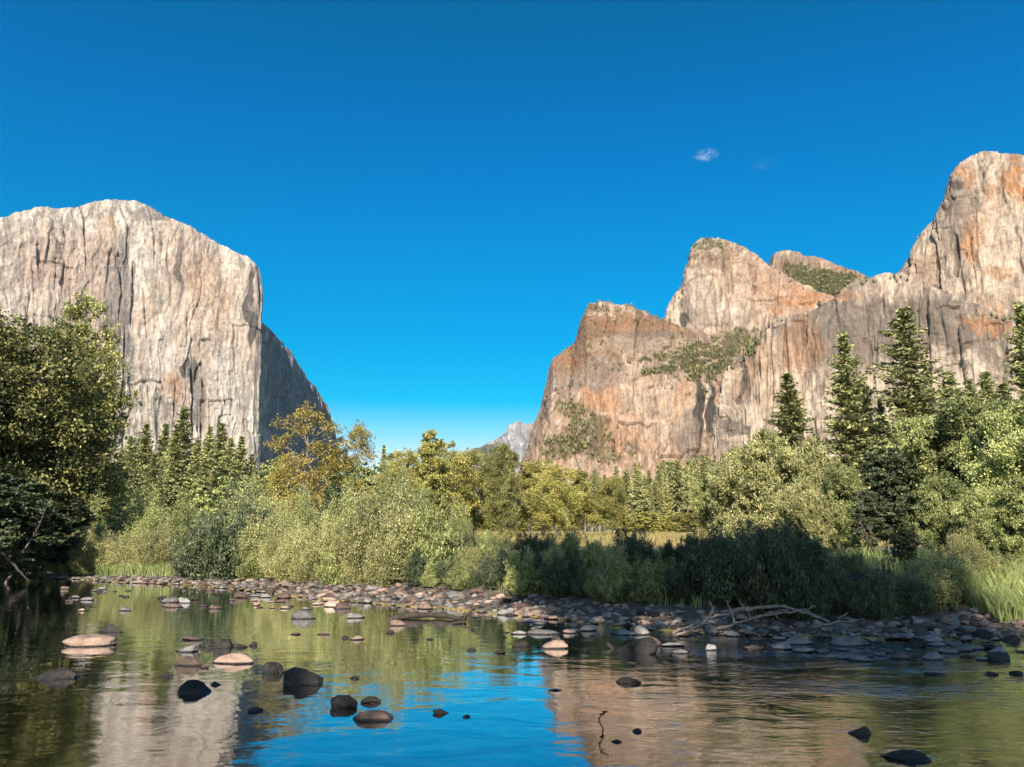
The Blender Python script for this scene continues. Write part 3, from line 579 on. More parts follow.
def conifer(seed, H, Wd, z0, dens=1.0, clr='conifer', bark='pine', power=0.8, droop=0.25, gap=0.15, size=0.30):
    rs = np.random.RandomState(seed); tb = MB(); lb = MB()
    tb.tube(curve(np.array([0, 0, -0.5]), np.array([rs.normal() * .2, rs.normal() * .2, H * 0.985]), 0, rs, 12, 0.012), np.linspace(H * 0.016, 0.02, 12), 8)
    C = []; AX = []; TI = []
    z = z0
    while z < H - 0.15:
        t = (z - z0) / (H - z0); R0 = 0.18 + Wd / 2 * (1 - t) ** power * (0.55 + 0.45 * min(1, t * 6)); nb = int(7 + 4 * (1 - t))
        for k in range(nb):
            if rs.rand() < gap: continue
            a = rs.uniform(0, 2 * pi); Lb = max(0.25, R0 * rs.uniform(0.45, 1.2) * (1 + 0.35 * sin(2 * a + z * 0.9 + seed) * sin(z * 0.7 + seed * 2))); zz = z + rs.uniform(-.3, .3)
            up = 0.35 * t + 0.05; dr = droop * (1 - t)
            m_ = max(3, int(Lb / 0.28)); s_ = (np.arange(m_) + 0.6) / m_
            bx = Lb * s_ * cos(a); by = Lb * s_ * sin(a); bz = zz + Lb * (up * s_ - dr * s_ ** 2 + 0.12 * s_ ** 4)
            if Lb > 0.8:
                idx = np.linspace(0, m_ - 1, 3).astype(int)
                tb.tube(np.stack([np.concatenate([[0], bx[idx]]), np.concatenate([[0], by[idx]]), np.concatenate([[zz], bz[idx]])], 1), [0.045 * Lb / 2 + .01, .03 * Lb / 2 + .008, .02, .008], 3)
            bt = np.clip(rs.normal() * 0.15 + 0.45 + 0.25 * 0, 0, 1)
            for sgn in range(int(4 * dens) + 1):
                w = Lb * 0.22 * (1.1 - s_) + 0.10
                off = rs.normal(size=m_) * w
                px_ = bx - sin(a) * off; py_ = by + cos(a) * off; pz_ = bz - np.abs(off) * 0.22 + rs.normal(size=m_) * 0.07
                C.append(np.stack([px_, py_, pz_], 1)); AX.append(np.stack([cos(a) - sin(a) * np.sign(off) * .6, sin(a) + cos(a) * np.sign(off) * .6, np.full(m_, -.05) + 0 * off], 1))
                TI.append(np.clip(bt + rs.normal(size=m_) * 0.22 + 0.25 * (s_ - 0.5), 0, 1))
        z += H * 0.009 * rs.uniform(0.7, 1.3) + 0.06
    C = np.concatenate(C); AX = np.concatenate(AX); TI = np.concatenate(TI)
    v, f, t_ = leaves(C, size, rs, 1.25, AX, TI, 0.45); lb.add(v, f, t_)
    return tb.me('trunk', BARK[bark]), lb.me('crown', LEAF[clr], False)

PROTO = {}
def proto(key, H, meshes, kinds=('trunk', 'crown')): PROTO[key] = (H, meshes, kinds)
G_ = BARK['grey']
# dense broadleaf, big left tree made of individually placed lobes
proto('oak', 16.0, crown_tree(1, 16, [(0.6, 0, 14.6, 1.5, 1.4, 1.3), (1.6, .4, 13.0, 1.7, 1.5, 1.2), (-.6, -.5, 12.6, 1.8, 1.6, 1.3), (2.2, -.3, 11.0, 1.9, 1.8, 1.3), (-.2, -1, 10.6, 2.0, 1.8, 1.4), (-2.6, 0, 11.2, 1.7, 1.6, 1.1), (1.2, -1.3, 8.9, 2.2, 1.8, 1.4),
   (3.1, .5, 8.6, 1.8, 1.7, 1.3), (-3.3, .4, 9.0, 2.0, 1.8, 1.4), (-1.4, -1.8, 7.6, 2.2, 1.6, 1.4), (2.6, -1.0, 6.6, 2.0, 1.7, 1.3), (-4.2, -.6, 6.8, 2.0, 1.8, 1.4), (.6, -2.2, 5.6, 2.1, 1.6, 1.3), (3.4, .3, 4.6, 1.7, 1.6, 1.1), (-2.6, -1.9, 4.9, 2.2, 1.7, 1.3), (0, 1.8, 9, 2.6, 2, 2.4), (-1, 2.0, 6, 2.6, 2, 2.0)],
   900, 120, 0.15, 'oak', G_, r0=0.34, flat=0.75, elong=1.15))
proto('oak2', 13.0, crown_tree(2, 13, rlobes(4, 13, 11, 2.2, 15, 0.36, 'round'), 800, 110, 0.15, 'oak', G_, r0=0.3, flat=0.75))
proto('alder', 11.0, crown_tree(3, 11, rlobes(7, 11, 6.0, 2.0, 14, 0.36, 'cone'), 520, 70, 0.13, 'alder', G_, r0=0.16, flat=0.8, hollow=0.1, crs=1.2))
proto('alder2', 10.0, crown_tree(5, 10, rlobes(9, 10, 7.5, 1.6, 13, 0.36, 'round'), 520, 70, 0.13, 'alder', G_, r0=0.16, flat=0.8, trunks=2, hollow=0.1, crs=1.2))
gl_ = [(-.6, 0, 11.9, 1.3, 1.2, 1.0), (.7, 0, 11.6, 1.3, 1.2, 1.0), (-2.4, .3, 11.0, 1.3, 1.2, .8), (1.9, -.3, 10.6, 1.4, 1.2, .9), (-.8, -.5, 10.2, 1.5, 1.3, 1.0), (2.9, .2, 9.2, 1.2, 1.1, .9), (-2.7, -.2, 9.0, 1.4, 1.3, .9), (.9, .2, 8.8, 1.6, 1.3, 1.1), (-1.2, 0, 7.6, 1.8, 1.4, 1.2), (2.4, 0, 7.2, 1.5, 1.3, 1.2), (0.2, 0, 5.8, 2.2, 1.6, 1.4), (-2.6, .3, 6.2, 1.4, 1.3, 1.2), (1.8, 0, 4.4, 1.8, 1.5, 1.3), (-1.6, 0, 3.8, 1.8, 1.5, 1.3)]
proto('gold', 13.0, crown_tree(8, 13, [(a, b, c, d * .86, e * .86, f * .8) for a, b, c, d, e, f in gl_], 330, 30, 0.13, 'gold', BARK['pale'], r0=0.17, flat=0.8, elong=2.0, droop=0.5, hollow=0.0, crs=1.5))
proto('airy', 11.0, crown_tree(9, 11, rlobes(15, 11, 6.2, 2.4, 12, 0.36, 'round'), 460, 36, 0.12, 'alder', BARK['pale'], r0=0.13, flat=0.9, elong=2.0, droop=0.3, hollow=0.0, trunks=2, crs=1.5))
proto('green', 8.0, crown_tree(11, 8, rlobes(17, 8, 9.0, 0.8, 20, 0.32, 'dome'), 1000, 95, 0.115, 'green', G_, r0=0.16, flat=0.85, hollow=0.3, elong=1.6, trunks=4))
proto('green2', 8.0, crown_tree(12, 8, rlobes(19, 8, 7.0, 0.6, 18, 0.34, 'round'), 900, 95, 0.115, 'green', G_, r0=0.14, flat=0.85, hollow=0.3, elong=1.6, trunks=3))
proto('lightwillow', 8.0, crown_tree(14, 8, rlobes(23, 8, 9.0, 0.8, 22, 0.30, 'dome'), 1000, 90, 0.12, 'willow', G_, r0=0.14, flat=0.85, elong=2.1, trunks=4, hollow=0.2, crs=1.1))
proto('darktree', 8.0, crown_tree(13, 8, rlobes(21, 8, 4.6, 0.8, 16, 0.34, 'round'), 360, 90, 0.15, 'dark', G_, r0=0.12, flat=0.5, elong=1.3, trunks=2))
KS = ('stems', 'foliage')
proto('willow', 4.0, shrub(31, 4.0, 5.2, 210, 400, 0.068, 'willow', G_, elong=1.9), KS)
proto('willow2', 3.4, shrub(32, 3.4, 3.8, 140, 340, 0.062, 'willow', G_, up=0.8, elong=1.9), KS)
proto('willow3', 5.0, shrub(36, 5.0, 4.6, 200, 400, 0.072, 'green', G_, elong=1.8), KS)
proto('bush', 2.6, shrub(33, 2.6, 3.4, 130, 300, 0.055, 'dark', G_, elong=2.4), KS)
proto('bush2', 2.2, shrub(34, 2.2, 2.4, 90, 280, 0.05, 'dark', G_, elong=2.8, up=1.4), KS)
proto('bush3', 2.2, shrub(35, 2.2, 2.6, 110, 300, 0.05, 'green', G_, elong=2.6, up=1.2), KS)
proto('fir', 24.0, conifer(41, 24, 7.6, 3.0, 1.0, power=0.75))
proto('fir2', 22.0, conifer(42, 22, 5.8, 2.0, 1.1, power=0.9, droop=0.35))
proto('pine', 26.0, conifer(43, 26, 7.2, 8.0, 0.9, power=0.6, gap=0.3, size=0.34))
proto('fir3', 20.0, conifer(44, 20, 5.2, 1.5, 1.0, power=0.8, droop=0.3))
proto('farfir', 20.0, conifer(45, 20, 6.0, 3.0, 0.5, power=0.8, gap=0.4, size=0.6, bark='pale', clr='far'))
proto('farpine', 20.0, conifer(46, 20, 6.0, 7.5, 0.45, power=0.5, gap=0.5, size=0.6, bark='pale', clr='far'))
proto('farleaf', 10.0, crown_tree(47, 10, rlobes(25, 10, 8, 2, 11, 0.38, 'round'), 200, 40, 0.36, 'alder', BARK['pale'], r0=0.2))
proto('highcrown', 27.0, crown_tree(49, 27, rlobes(29, 27, 11, 19.5, 14, 0.42, 'round'), 420, 80, 0.4, 'oak', G_, r0=0.4))
proto('cutleaf', 9.0, crown_tree(48, 9, rlobes(27, 9, 6.5, 1.0, 12, 0.38, 'cone'), 220, 60, 0.24, 'green', G_, r0=0.16))

rp = random.Random(77)
MASTER = {}
def plant(key, name, px, D, pytop=None, h=None, wscale=1.0, label='', cat='tree', group=None, rot=None, x=None, y=None, sink=0.0):
    """stands where column px meets range D; height from the row of its top or h metres"""
    H, ms, kinds = PROTO[key]
    if x is None:
        py = pytop if pytop is not None else 540
        x, y, ztop = [float(v) for v in at(px, py, D)]
    z = float(gz(x, y)) - sink
    if h is None: h = ztop - z
    sc = h / H
    if key not in MASTER:
        e = bpy.data.objects.new(name, None); e.empty_display_size = 0.5; COL.objects.link(e)
        for mme, kk in zip(ms, kinds): link(kk, mme, e)
        MASTER[key] = e
    else:
        src = MASTER[key]; e = src.copy(); e.name = name; COL.objects.link(e)
        for ch in list(src.children):
            c = ch.copy(); COL.objects.link(c); c.parent = e
        for kx in ('label', 'category', 'group'):
            if kx in e: del e[kx]
    e.location = (x, y, z); e.scale = (sc * wscale, sc * wscale, sc); e.rotation_euler = (0, 0, rp.uniform(0, 6.28) if rot is None else rot)
    tag(e, label, cat, group); return e

# --- left
plant('oak', 'leafy_tree', 80, 50, 293, rot=0.0, wscale=0.76, label='tall dense leafy tree standing on the left bank before the pale monolith')
plant('oak2', 'leafy_tree', 8, 47, 326, rot=1.0, label='broad dark leafy tree cut by the left edge of the picture')
plant('oak2', 'leafy_tree', 45, 56, 372, rot=2.6, wscale=0.9, label='leafy tree filling the gap between the two big left bank trees')
plant('oak2', 'leafy_tree', -90, 44, 320, rot=2.0, label='leafy tree beyond the left edge on the far bank')
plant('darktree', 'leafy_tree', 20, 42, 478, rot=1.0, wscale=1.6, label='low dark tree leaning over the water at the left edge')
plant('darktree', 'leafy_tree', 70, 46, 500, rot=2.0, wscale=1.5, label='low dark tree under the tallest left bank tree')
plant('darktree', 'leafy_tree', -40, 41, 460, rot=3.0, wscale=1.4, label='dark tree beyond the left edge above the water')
for i, (px, py, D, key, ws) in enumerate([(132, 436, 95, 'pine', 1.1), (147, 424, 120, 'fir', 1.0), (166, 424, 112, 'fir2', 1.1), (185, 407, 105, 'fir', 1.1), (177, 430, 100, 'fir3', 1.2), (198, 440, 100, 'fir3', 1.2), (210, 427, 125, 'fir2', 1.0), (222, 424, 120, 'fir3', 1.1), (231, 438, 115, 'fir', 1.0), (242, 437, 130, 'fir2', 1.2),
                                   (122, 450, 90, 'fir', 1.1), (155, 455, 85, 'fir3', 1.3), (252, 455, 120, 'fir3', 1.2), (205, 460, 85, 'fir', 1.1), (172, 462, 80, 'fir2', 1.4)]):
    labs = {(185, 407): 'tallest conifer of the grove below the pale monolith', (132, 436): 'open crowned pine right beside the tall left leafy tree', (242, 437): 'slim conifer at the right end of the left grove'}
    plant(key, 'conifer_tree', px, D, py, wscale=ws * 1.3, label=labs.get((px, py), 'green conifer in the grove at the foot of the pale monolith'), group='conifers below the pale monolith')
for px, py, D in [(250, 474, 90), (262, 468, 95), (140, 486, 70), (118, 492, 66), (228, 476, 80), (272, 460, 110), (95, 500, 72), (160, 478, 76), (200, 474, 78), (75, 505, 80), (182, 482, 66)]:
    plant('cutleaf', 'young_tree', px, D, py, label='young leafy tree between the left grove and the willows', group='young trees behind the left willows')
for px, py, D, key in [(70, 468, 140, 'fir'), (92, 474, 130, 'fir2'), (104, 462, 125, 'fir'), (82, 486, 100, 'cutleaf'), (60, 480, 110, 'fir3'), (112, 480, 90, 'cutleaf')]:
    plant(key, 'conifer_tree' if key != 'cutleaf' else 'young_tree', px, D, py, wscale=1.2, label='tree glimpsed under the crown of the tall left leafy tree', group='trees behind the tall left tree')
# --- middle
plant('gold', 'birch_tree', 311, 62, 399, rot=0.2, wscale=0.95, label='tallest yellowing tree with a slim pale trunk and drooping layered sprays')
plant('gold', 'birch_tree', 358, 66, 418, rot=2.2, wscale=0.9, label='thin feathery yellow tree just right of the tallest yellowing tree')
for i, (px, py, D, key, ws, lab) in enumerate([
    (336, 446, 64, 'airy', 1.0, 'short airy yellow tree between the two tall yellowing trees'),
    (384, 446, 80, 'fir3', 0.9, 'small conifer tip showing above the middle willows'),
    (283, 455, 70, 'airy', 1.1, 'airy pale yellow tree left of the tallest yellowing tree'),
    (430, 431, 66, 'alder', 1.05, 'yellow green tree with a pointed top in the middle of the far bank'),
    (412, 452, 72, 'alder2', 0.9, 'rounded yellow green tree left of the pointed one'),
    (455, 449, 70, 'airy', 1.1, 'airy yellow tree right of the pointed green tree'),
    (475, 452, 78, 'alder2', 1.0, 'yellow green tree left of the dark round one'),
    (503, 447, 68, 'oak2', 0.62, 'dark green round tree at the foot of the valley gap'),
    (528, 462, 76, 'alder', 1.1, 'olive tree just right of the dark round tree'),
    (556, 466, 85, 'alder2', 1.0, 'olive tree below the scrubby buttress'),
    (580, 470, 90, 'alder', 1.3, 'pale green tree at the left end of the far forest'),
    (612, 478, 100, 'alder2', 1.0, 'rounded tree standing before the far forest'),
    (395, 470, 60, 'alder2', 1.2, 'leafy tree behind the big middle willow'),
    (370, 462, 64, 'cutleaf', 1.2, 'green tree behind the middle willows below the feathery tree'),
    (443, 440, 74, 'airy', 1.0, 'slim airy tree directly right of the pointed yellow green tree'),
    (490, 466, 84, 'alder', 1.0, 'narrow olive tree between the yellow green one and the dark round one'),
    (542, 458, 92, 'airy', 1.2, 'yellowish tree against the left foot of the scrubby buttress'),
    (395, 452, 86, 'alder', 1.1, 'yellow green tree beside the small conifer tip')]):
    plant(key, 'conifer_tree' if key == 'fir3' else 'leafy_tree', px, D, py, wscale=ws, label=lab)
# --- willows on the bank (base row hidden): (px, D, top row, key, width)
def Dsh(px, off=0.0):
    x0_, y0_, _ = [float(q) for q in at(px, 560, 1.0)]
    d = np.linspace(8, 90, 1600); ys_ = np.interp(d * x0_, SX, SY); k = int(np.argmax(d * y0_ > ys_)); D = d[k]
    return D + float(np.interp(D * x0_, BX, BW)) + off
wl = [(92, 1.0, 532, 'willow', 0.8), (112, 1.5, 536, 'willow2', 1.1), (135, 2, 530, 'willow2', 1.1), (160, 1.6, 524, 'willow', 0.8), (185, 5, 505, 'willow3', 0.9), (150, 9, 498, 'willow3', 1.1), (205, 1.6, 524, 'bush', 1.1), (228, 1.2, 500, 'bush', 1.0), (248, 5, 492, 'willow3', 0.9), (264, 2.5, 512, 'willow2', 1.0), (284, 1.8, 528, 'willow', 0.8), (298, 1.4, 532, 'willow2', 1.0),
      (268, 9, 494, 'willow', 0.9), (302, 7, 498, 'willow3', 0.8), (322, 2.4, 516, 'willow', 0.75), (346, 4, 496, 'willow3', 0.8), (376, 2.0, 486, 'willow', 0.85), (400, 5, 478, 'willow3', 0.8), (408, 1.6, 500, 'willow2', 0.9), (432, 2.2, 506, 'bush3', 0.9), (426, 6, 490, 'green2', 0.5), (345, 1.2, 532, 'bush3', 0.9), (385, 0.9, 534, 'willow2', 0.9), (312, 1.2, 538, 'willow2', 0.9),
      (458, 6, 508, 'willow3', 0.7), (190, 1.0, 544, 'willow2', 0.9), (255, 1.2, 538, 'bush3', 0.9), (420, 1.0, 548, 'bush2', 1.0), (360, 1.0, 545, 'willow2', 0.8), (335, 6, 484, 'darktree', 0.8), (240, 2.6, 520, 'bush', 0.9), (445, 3.0, 530, 'bush', 0.9), (432, 0.6, 562, 'bush3', 1.0), (448, 1.0, 556, 'bush2', 1.1), (462, 0.6, 560, 'bush3', 1.1), (470, 3.0, 545, 'willow2', 1.0), (440, 4.5, 538, 'willow2', 1.0), (484, 5.0, 540, 'bush3', 1.1)]
wl = [(a, Dsh(a, b), c, d, e) for a, b, c, d, e in wl]
for i, (px, D, py, key, ws) in enumerate(wl):
    dd = round(D - Dsh(px), 1); big = {(376, 2.0): 'largest olive willow bush in the middle of the far bank', (228, 1.2): 'dark round bush in shade between the left grass and the willows', (92, 1.0): 'willow bush at the left end of the row under the leafy tree'}
    dk = key == 'bush'
    plant(key, 'willow_bush', px, D, py, wscale=ws, label=big.get((px, dd), 'dark bush standing among the pale willows' if dk else 'pale olive willow bush in the sunlit row on the far bank'), cat='bush', group='dark bushes in the willow row' if dk else 'sunlit willows on the far bank')
# --- shaded bushes centre and right
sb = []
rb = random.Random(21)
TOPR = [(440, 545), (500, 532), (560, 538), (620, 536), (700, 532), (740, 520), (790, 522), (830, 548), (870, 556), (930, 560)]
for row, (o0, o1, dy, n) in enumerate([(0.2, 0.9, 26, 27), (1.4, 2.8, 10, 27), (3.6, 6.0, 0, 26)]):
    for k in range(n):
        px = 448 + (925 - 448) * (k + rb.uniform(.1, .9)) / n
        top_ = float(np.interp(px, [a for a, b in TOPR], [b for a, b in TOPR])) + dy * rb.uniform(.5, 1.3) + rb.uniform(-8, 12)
        key = rb.choice(['bush', 'bush2', 'bush3', 'willow2'] if px < 620 else ['bush', 'bush', 'bush2', 'bush2', 'bush3'] if px < 720 else ['bush', 'bush2'])  # darker leaf colour to the right deepens the row's shade
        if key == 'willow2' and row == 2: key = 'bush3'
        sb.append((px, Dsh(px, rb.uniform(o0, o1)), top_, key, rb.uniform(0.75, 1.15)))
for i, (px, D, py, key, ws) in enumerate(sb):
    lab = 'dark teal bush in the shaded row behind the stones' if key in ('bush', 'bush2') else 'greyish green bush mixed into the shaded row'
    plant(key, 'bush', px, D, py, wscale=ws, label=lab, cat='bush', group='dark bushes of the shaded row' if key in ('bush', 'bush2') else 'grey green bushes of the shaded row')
# --- right
for px, py, D, key, ws, lab in [
    (843, 333, 75, 'fir', 1.25, 'dark conifer with a pointed top left of the tallest one'),
    (903, 309, 72, 'pine', 1.3, 'tallest conifer before the grey wall with a bare lower trunk'),
    (862, 378, 78, 'fir', 1.0, 'thin conifer wedged between the two tallest ones'),
    (787, 374, 80, 'fir', 1.55, 'broad conifer rising behind the yellow green willow'),
    (947, 372, 95, 'fir', 1.5, 'conifer right of the tallest one showing its dark tip'),
    (968, 380, 110, 'fir2', 1.5, 'small far conifer tip before the wall at the right'),
    (985, 372, 90, 'fir', 1.5, 'bushy conifer left of the right edge conifer'),
    (1019, 303, 66, 'fir', 1.05, 'large dark conifer cut by the right edge'),
    (1003, 385, 80, 'fir3', 1.5, 'low conifer below the right edge conifer'),
    (925, 395, 85, 'fir2', 1.5, 'slender conifer hidden low beside the tallest one'),
    (880, 400, 80, 'fir', 1.0, 'narrow conifer under the tallest one')]:
    plant(key, 'conifer_tree', px, D, py, wscale=ws, label=lab)
for px, py, D, key, ws, lab in [
    (735, 448, 46, 'lightwillow', 0.75, 'rounded olive tree at the left end of the right hand thicket'),
    (770, 432, 42, 'lightwillow', 0.75, 'large yellow green willow below the broad conifer'),
    (812, 440, 44, 'lightwillow', 0.7, 'yellow green willow right of the largest one'),
    (715, 470, 50, 'green2', 0.8, 'dark leafy tree beside the far forest'),
    (800, 480, 34, 'lightwillow', 0.8, 'low pale willow above the dark bushes'),
    (840, 470, 36, 'green2', 0.8, 'leafy green tree left of the dark glossy tree'),
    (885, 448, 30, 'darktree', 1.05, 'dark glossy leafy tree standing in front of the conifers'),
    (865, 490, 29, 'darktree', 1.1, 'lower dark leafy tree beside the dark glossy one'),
    (925, 420, 32, 'green', 0.8, 'tall light green tree right of the dark glossy one'),
    (965, 405, 30, 'green2', 1.0, 'tall light green tree near the right edge'),
    (1005, 415, 28, 'green', 0.85, 'light green leafy tree at the right edge'),
    (1060, 400, 28, 'green', 0.9, 'light green tree beyond the right edge'),
    (940, 480, 25, 'green2', 0.9, 'lower light green bush tree above the right bank grass'),
    (985, 490, 23.5, 'green', 0.85, 'spreading light green bush over the right bank grass'),
    (1030, 480, 23, 'green2', 1.0, 'light green bush cut by the right edge over the grass'),
    (905, 530, 23, 'darktree', 1.4, 'dark low bush at the foot of the dark glossy tree')]:
    plant(key, 'leafy_tree', px, D, py, wscale=ws, label=lab)

for px, off, py, key, ws in [(942, 1.6, 556, 'bush3', 1.3), (975, 2.2, 546, 'willow2', 1.1), (1004, 2.2, 550, 'bush3', 1.2), (930, 1.4, 548, 'willow2', 1.1), (960, 3.2, 530, 'willow', 0.8), (990, 3.4, 528, 'willow3', 0.8), (1018, 3.4, 530, 'willow', 0.8)]:
    plant(key, 'bush', px, Dsh(px, off), py, wscale=ws, label='light green bush hanging over the right bank grass', cat='bush', group='light green bushes over the right bank')
# --- far forest on the meadow edge and along the foot of the walls
rr_ = random.Random(9)
def top_row(px):
    return float(np.interp(px, [-100, 440, 520, 560, 600, 640, 680, 700, 760, 1100], [478, 478, 474, 478, 476, 470, 466, 462, 440, 420]))
for i in range(150):
    px = rr_.uniform(505, 720) if i < 95 else rr_.choice([rr_.uniform(-60, 505), rr_.uniform(720, 1080)])
    D = rr_.uniform(190, 420); key = rr_.choice(['farfir', 'farfir', 'farpine', 'farpine', 'farleaf'])
    py = top_row(px) + rr_.uniform(-6, 22) + (10 if key == 'farleaf' else 0)
    mid = 505 <= px <= 720
    plant(key, 'conifer_tree' if key != 'farleaf' else 'leafy_tree', px, D, py, wscale=rr_.uniform(0.6, 1.0),
          label=('conifer with a pale trunk in the far forest behind the meadow' if key != 'farleaf' else 'round leafy tree in the far forest behind the meadow') if mid else ('far conifer showing between the nearer trees' if key != 'farleaf' else 'far leafy tree showing between the nearer trees'),
          group=('forest behind the meadow' if mid else 'far trees behind the banks') + (' leafy' if key == 'farleaf' else ''))
for i in range(70):
    px = rr_.uniform(565, 735); plant(rr_.choice(['farfir', 'farpine']), 'conifer_tree', px, rr_.uniform(200, 380), top_row(px) + rr_.uniform(-8, 14), wscale=rr_.uniform(0.55, 0.85), label='slim conifer packed in the forest at the foot of the right cliffs', group='conifers at the foot of the right cliffs')
for i in range(60):                                    # low brush at the meadow's far edge
    px = rr_.uniform(440, 725); D = rr_.uniform(130, 200)
    plant('farleaf', 'bush', px, D, rr_.uniform(512, 524), wscale=1.9, label='low round bush along the far edge of the meadow', cat='bush', group='brush at the far edge of the meadow')
# --- trees on the near bank, behind the photographer, whose shade lies over the river
for x, y, h, key, ws in [(3.6, -13, 26, 'oak2', 0.34), (4.6, -16, 28, 'oak2', 0.26), (-0.6, -13.5, 27, 'highcrown', 0.72), (4.6, -9.5, 19, 'oak2', 0.30), (-5.5, -11, 11.7, 'oak2', 0.7), (-10.5, -13, 12.8, 'oak2', 0.7), (-1.2, -10, 11.4, 'oak2', 0.5), (-17, -12, 17, 'oak2', 0.7)]:
    plant(key, 'leafy_tree', 0, 0, h=h, x=x, y=y, wscale=ws, label='tree on the near bank behind the viewer that shades the river', group='trees on the near bank')

# ------------------------------------------------------------------ grasses
def grass_patch(pts, hgt, wid, clr, seed, name, label, bend=0.35):
    rs = np.random.RandomState(seed); n = len(pts); x, y = pts[:, 0], pts[:, 1]; z = gz(x, y)
    a = rs.uniform(0, 2 * pi, n); h = hgt * rs.uniform(0.5, 1.3, n); w = wid * rs.uniform(.6, 1.4, n)
    b = rs.uniform(0, 2 * pi, n); bx, by = np.cos(b) * bend * h, np.sin(b) * bend * h
    wx, wy = np.cos(a) * w, np.sin(a) * w
    v = np.stack([np.stack([x - wx, y - wy, z - .03], 1), np.stack([x + wx, y + wy, z - .03], 1), np.stack([x + wx * .6 + bx * .35, y + wy * .6 + by * .35, z + h * .6], 1), np.stack([x + bx, y + by, z + h * (1 - .3 * bend)], 1), np.stack([x - wx * .6 + bx * .35, y - wy * .6 + by * .35, z + h * .6], 1)], 1).reshape(-1, 3)
    f = np.arange(5 * n).reshape(n, 5); ti = np.clip(0.5 + 0.35 * fbm(x / 2, y / 2, o=2, s=seed) + rs.normal(size=n) * .15, 0, 1)
    return struct(name, mesh(name, v, f, LEAF[clr], False, {'tint': np.repeat(ti, 5)}), 'stuff', label, 'grass')
def scatter_px(n, x0, x1, y0, y1, rs, tmin=0.0, clump=0.25):
    """points in a world rectangle kept only behind the far shoreline plus tmin"""
    x = rs.uniform(x0, x1, n); y = rs.uniform(y0, y1, n); return x, y
rs = np.random.RandomState(3)
x = rs.uniform(10.4, 20, 60000); sh = np.interp(x, SX, SY); t = 1.3 + 4.0 * rs.uniform(0, 1, len(x)) ** 1.2; y = sh + t
k = fbm(x / .7, y / .7, o=2, s=2) > -0.25
grass_patch(np.stack([x, y], 1)[k], 0.55, 0.007, 'grass', 4, 'grass', 'tall green grass hanging over the right bank')
x = rs.uniform(-60, -12, 60000); sh = np.interp(x, SX, SY); t = 1.0 + 7 * rs.uniform(0, 1, len(x)) ** 1.3 + 3 * sst(-18, -12, x); y = sh + t
k = fbm(x / 1.2, y / 1.2, o=2, s=2) > -0.2
grass_patch(np.stack([x, y], 1)[k], 0.6, 0.013, 'grass', 5, 'grass', 'green and tan grass along the left bank')
x = rs.uniform(-14, 12, 16000); sh = np.interp(x, SX, SY); wv = np.interp(x, BX, BW); t = wv + 0.3 + 9 * rs.uniform(0, 1, len(x)); y = sh + t
k = fbm(x / 1.4, y / 1.4, o=2, s=6) > 0.0
grass_patch(np.stack([x, y], 1)[k], 0.4, 0.012, 'grass', 6, 'grass', 'short grass at the foot of the middle bushes')
x = rs.uniform(-60, 90, 90000); y = 52 + 110 * rs.uniform(0, 1, len(x)) ** 1.3; 
grass_patch(np.stack([x, y], 1), 0.7, 0.035, 'dry', 7, 'meadow_grass', 'golden dry grass of the meadow behind the bushes')

# ------------------------------------------------------------------ rocks
def rock(seed, sub=3, rough=0.2, cuts=8, taper=0.1):
    bm = bmesh.new(); bmesh.ops.create_icosphere(bm, subdivisions=sub, radius=1.0); bm.verts.ensure_lookup_table()
    v = np.array([q.co[:] for q in bm.verts]); f = np.array([[w.index for w in q.verts] for q in bm.faces]); bm.free()
    rs = np.random.RandomState(seed)
    for _ in range(cuts):
        n = unit(rs.normal(size=3) * [1, 1, .8]); d = rs.uniform(0.45, 0.85); q = v @ n - d
        v = v - np.where(q > 0, q, 0)[:, None] * n * 0.88
    o_ = seed * 3.7
    v = v * (1 + rough * fbm(v[:, 0] * 1.3 + o_, v[:, 1] * 1.3, v[:, 2] * 1.3, o=3, s=seed)[:, None] + 0.05 * fbm(v[:, 0] * 5 + o_, v[:, 1] * 5, v[:, 2] * 5, o=2, s=seed + 1)[:, None])
    tp_ = 1 - taper * np.clip(v[:, 2:3] + 0.25, 0, 1.3); v[:, :2] *= tp_; v[:, 0] += rs.uniform(-.3, .3) * np.clip(v[:, 2], 0, 1)
    v -= (v.max(0) + v.min(0)) / 2; v /= (v.max(0) - v.min(0)) / 2
    return v, f
RV = [rock(100 + i, 3, 0.38, 9) for i in range(14)]
RM = {}
def rock_me(i, tone):
    if (i, tone) not in RM: RM[(i, tone)] = mesh('rock', *RV[i], ROCKM[tone], True)
    return RM[(i, tone)]
def put_rock(x, y, z, rx, ry, rz, tone, label, cat='rock', group=None, name='rock', me=None, rot=None, i=None):
    o = link(name, me or rock_me(rp.randrange(14) if i is None else i, tone)); o.location = (x, y, z); o.scale = (rx, ry, rz)
    o.rotation_euler = (rp.uniform(-.12, .12), rp.uniform(-.12, .12), rp.choice([0, pi]) + rp.uniform(-.35, .35) if rot is None else rot)
    return tag(o, label, cat, group)
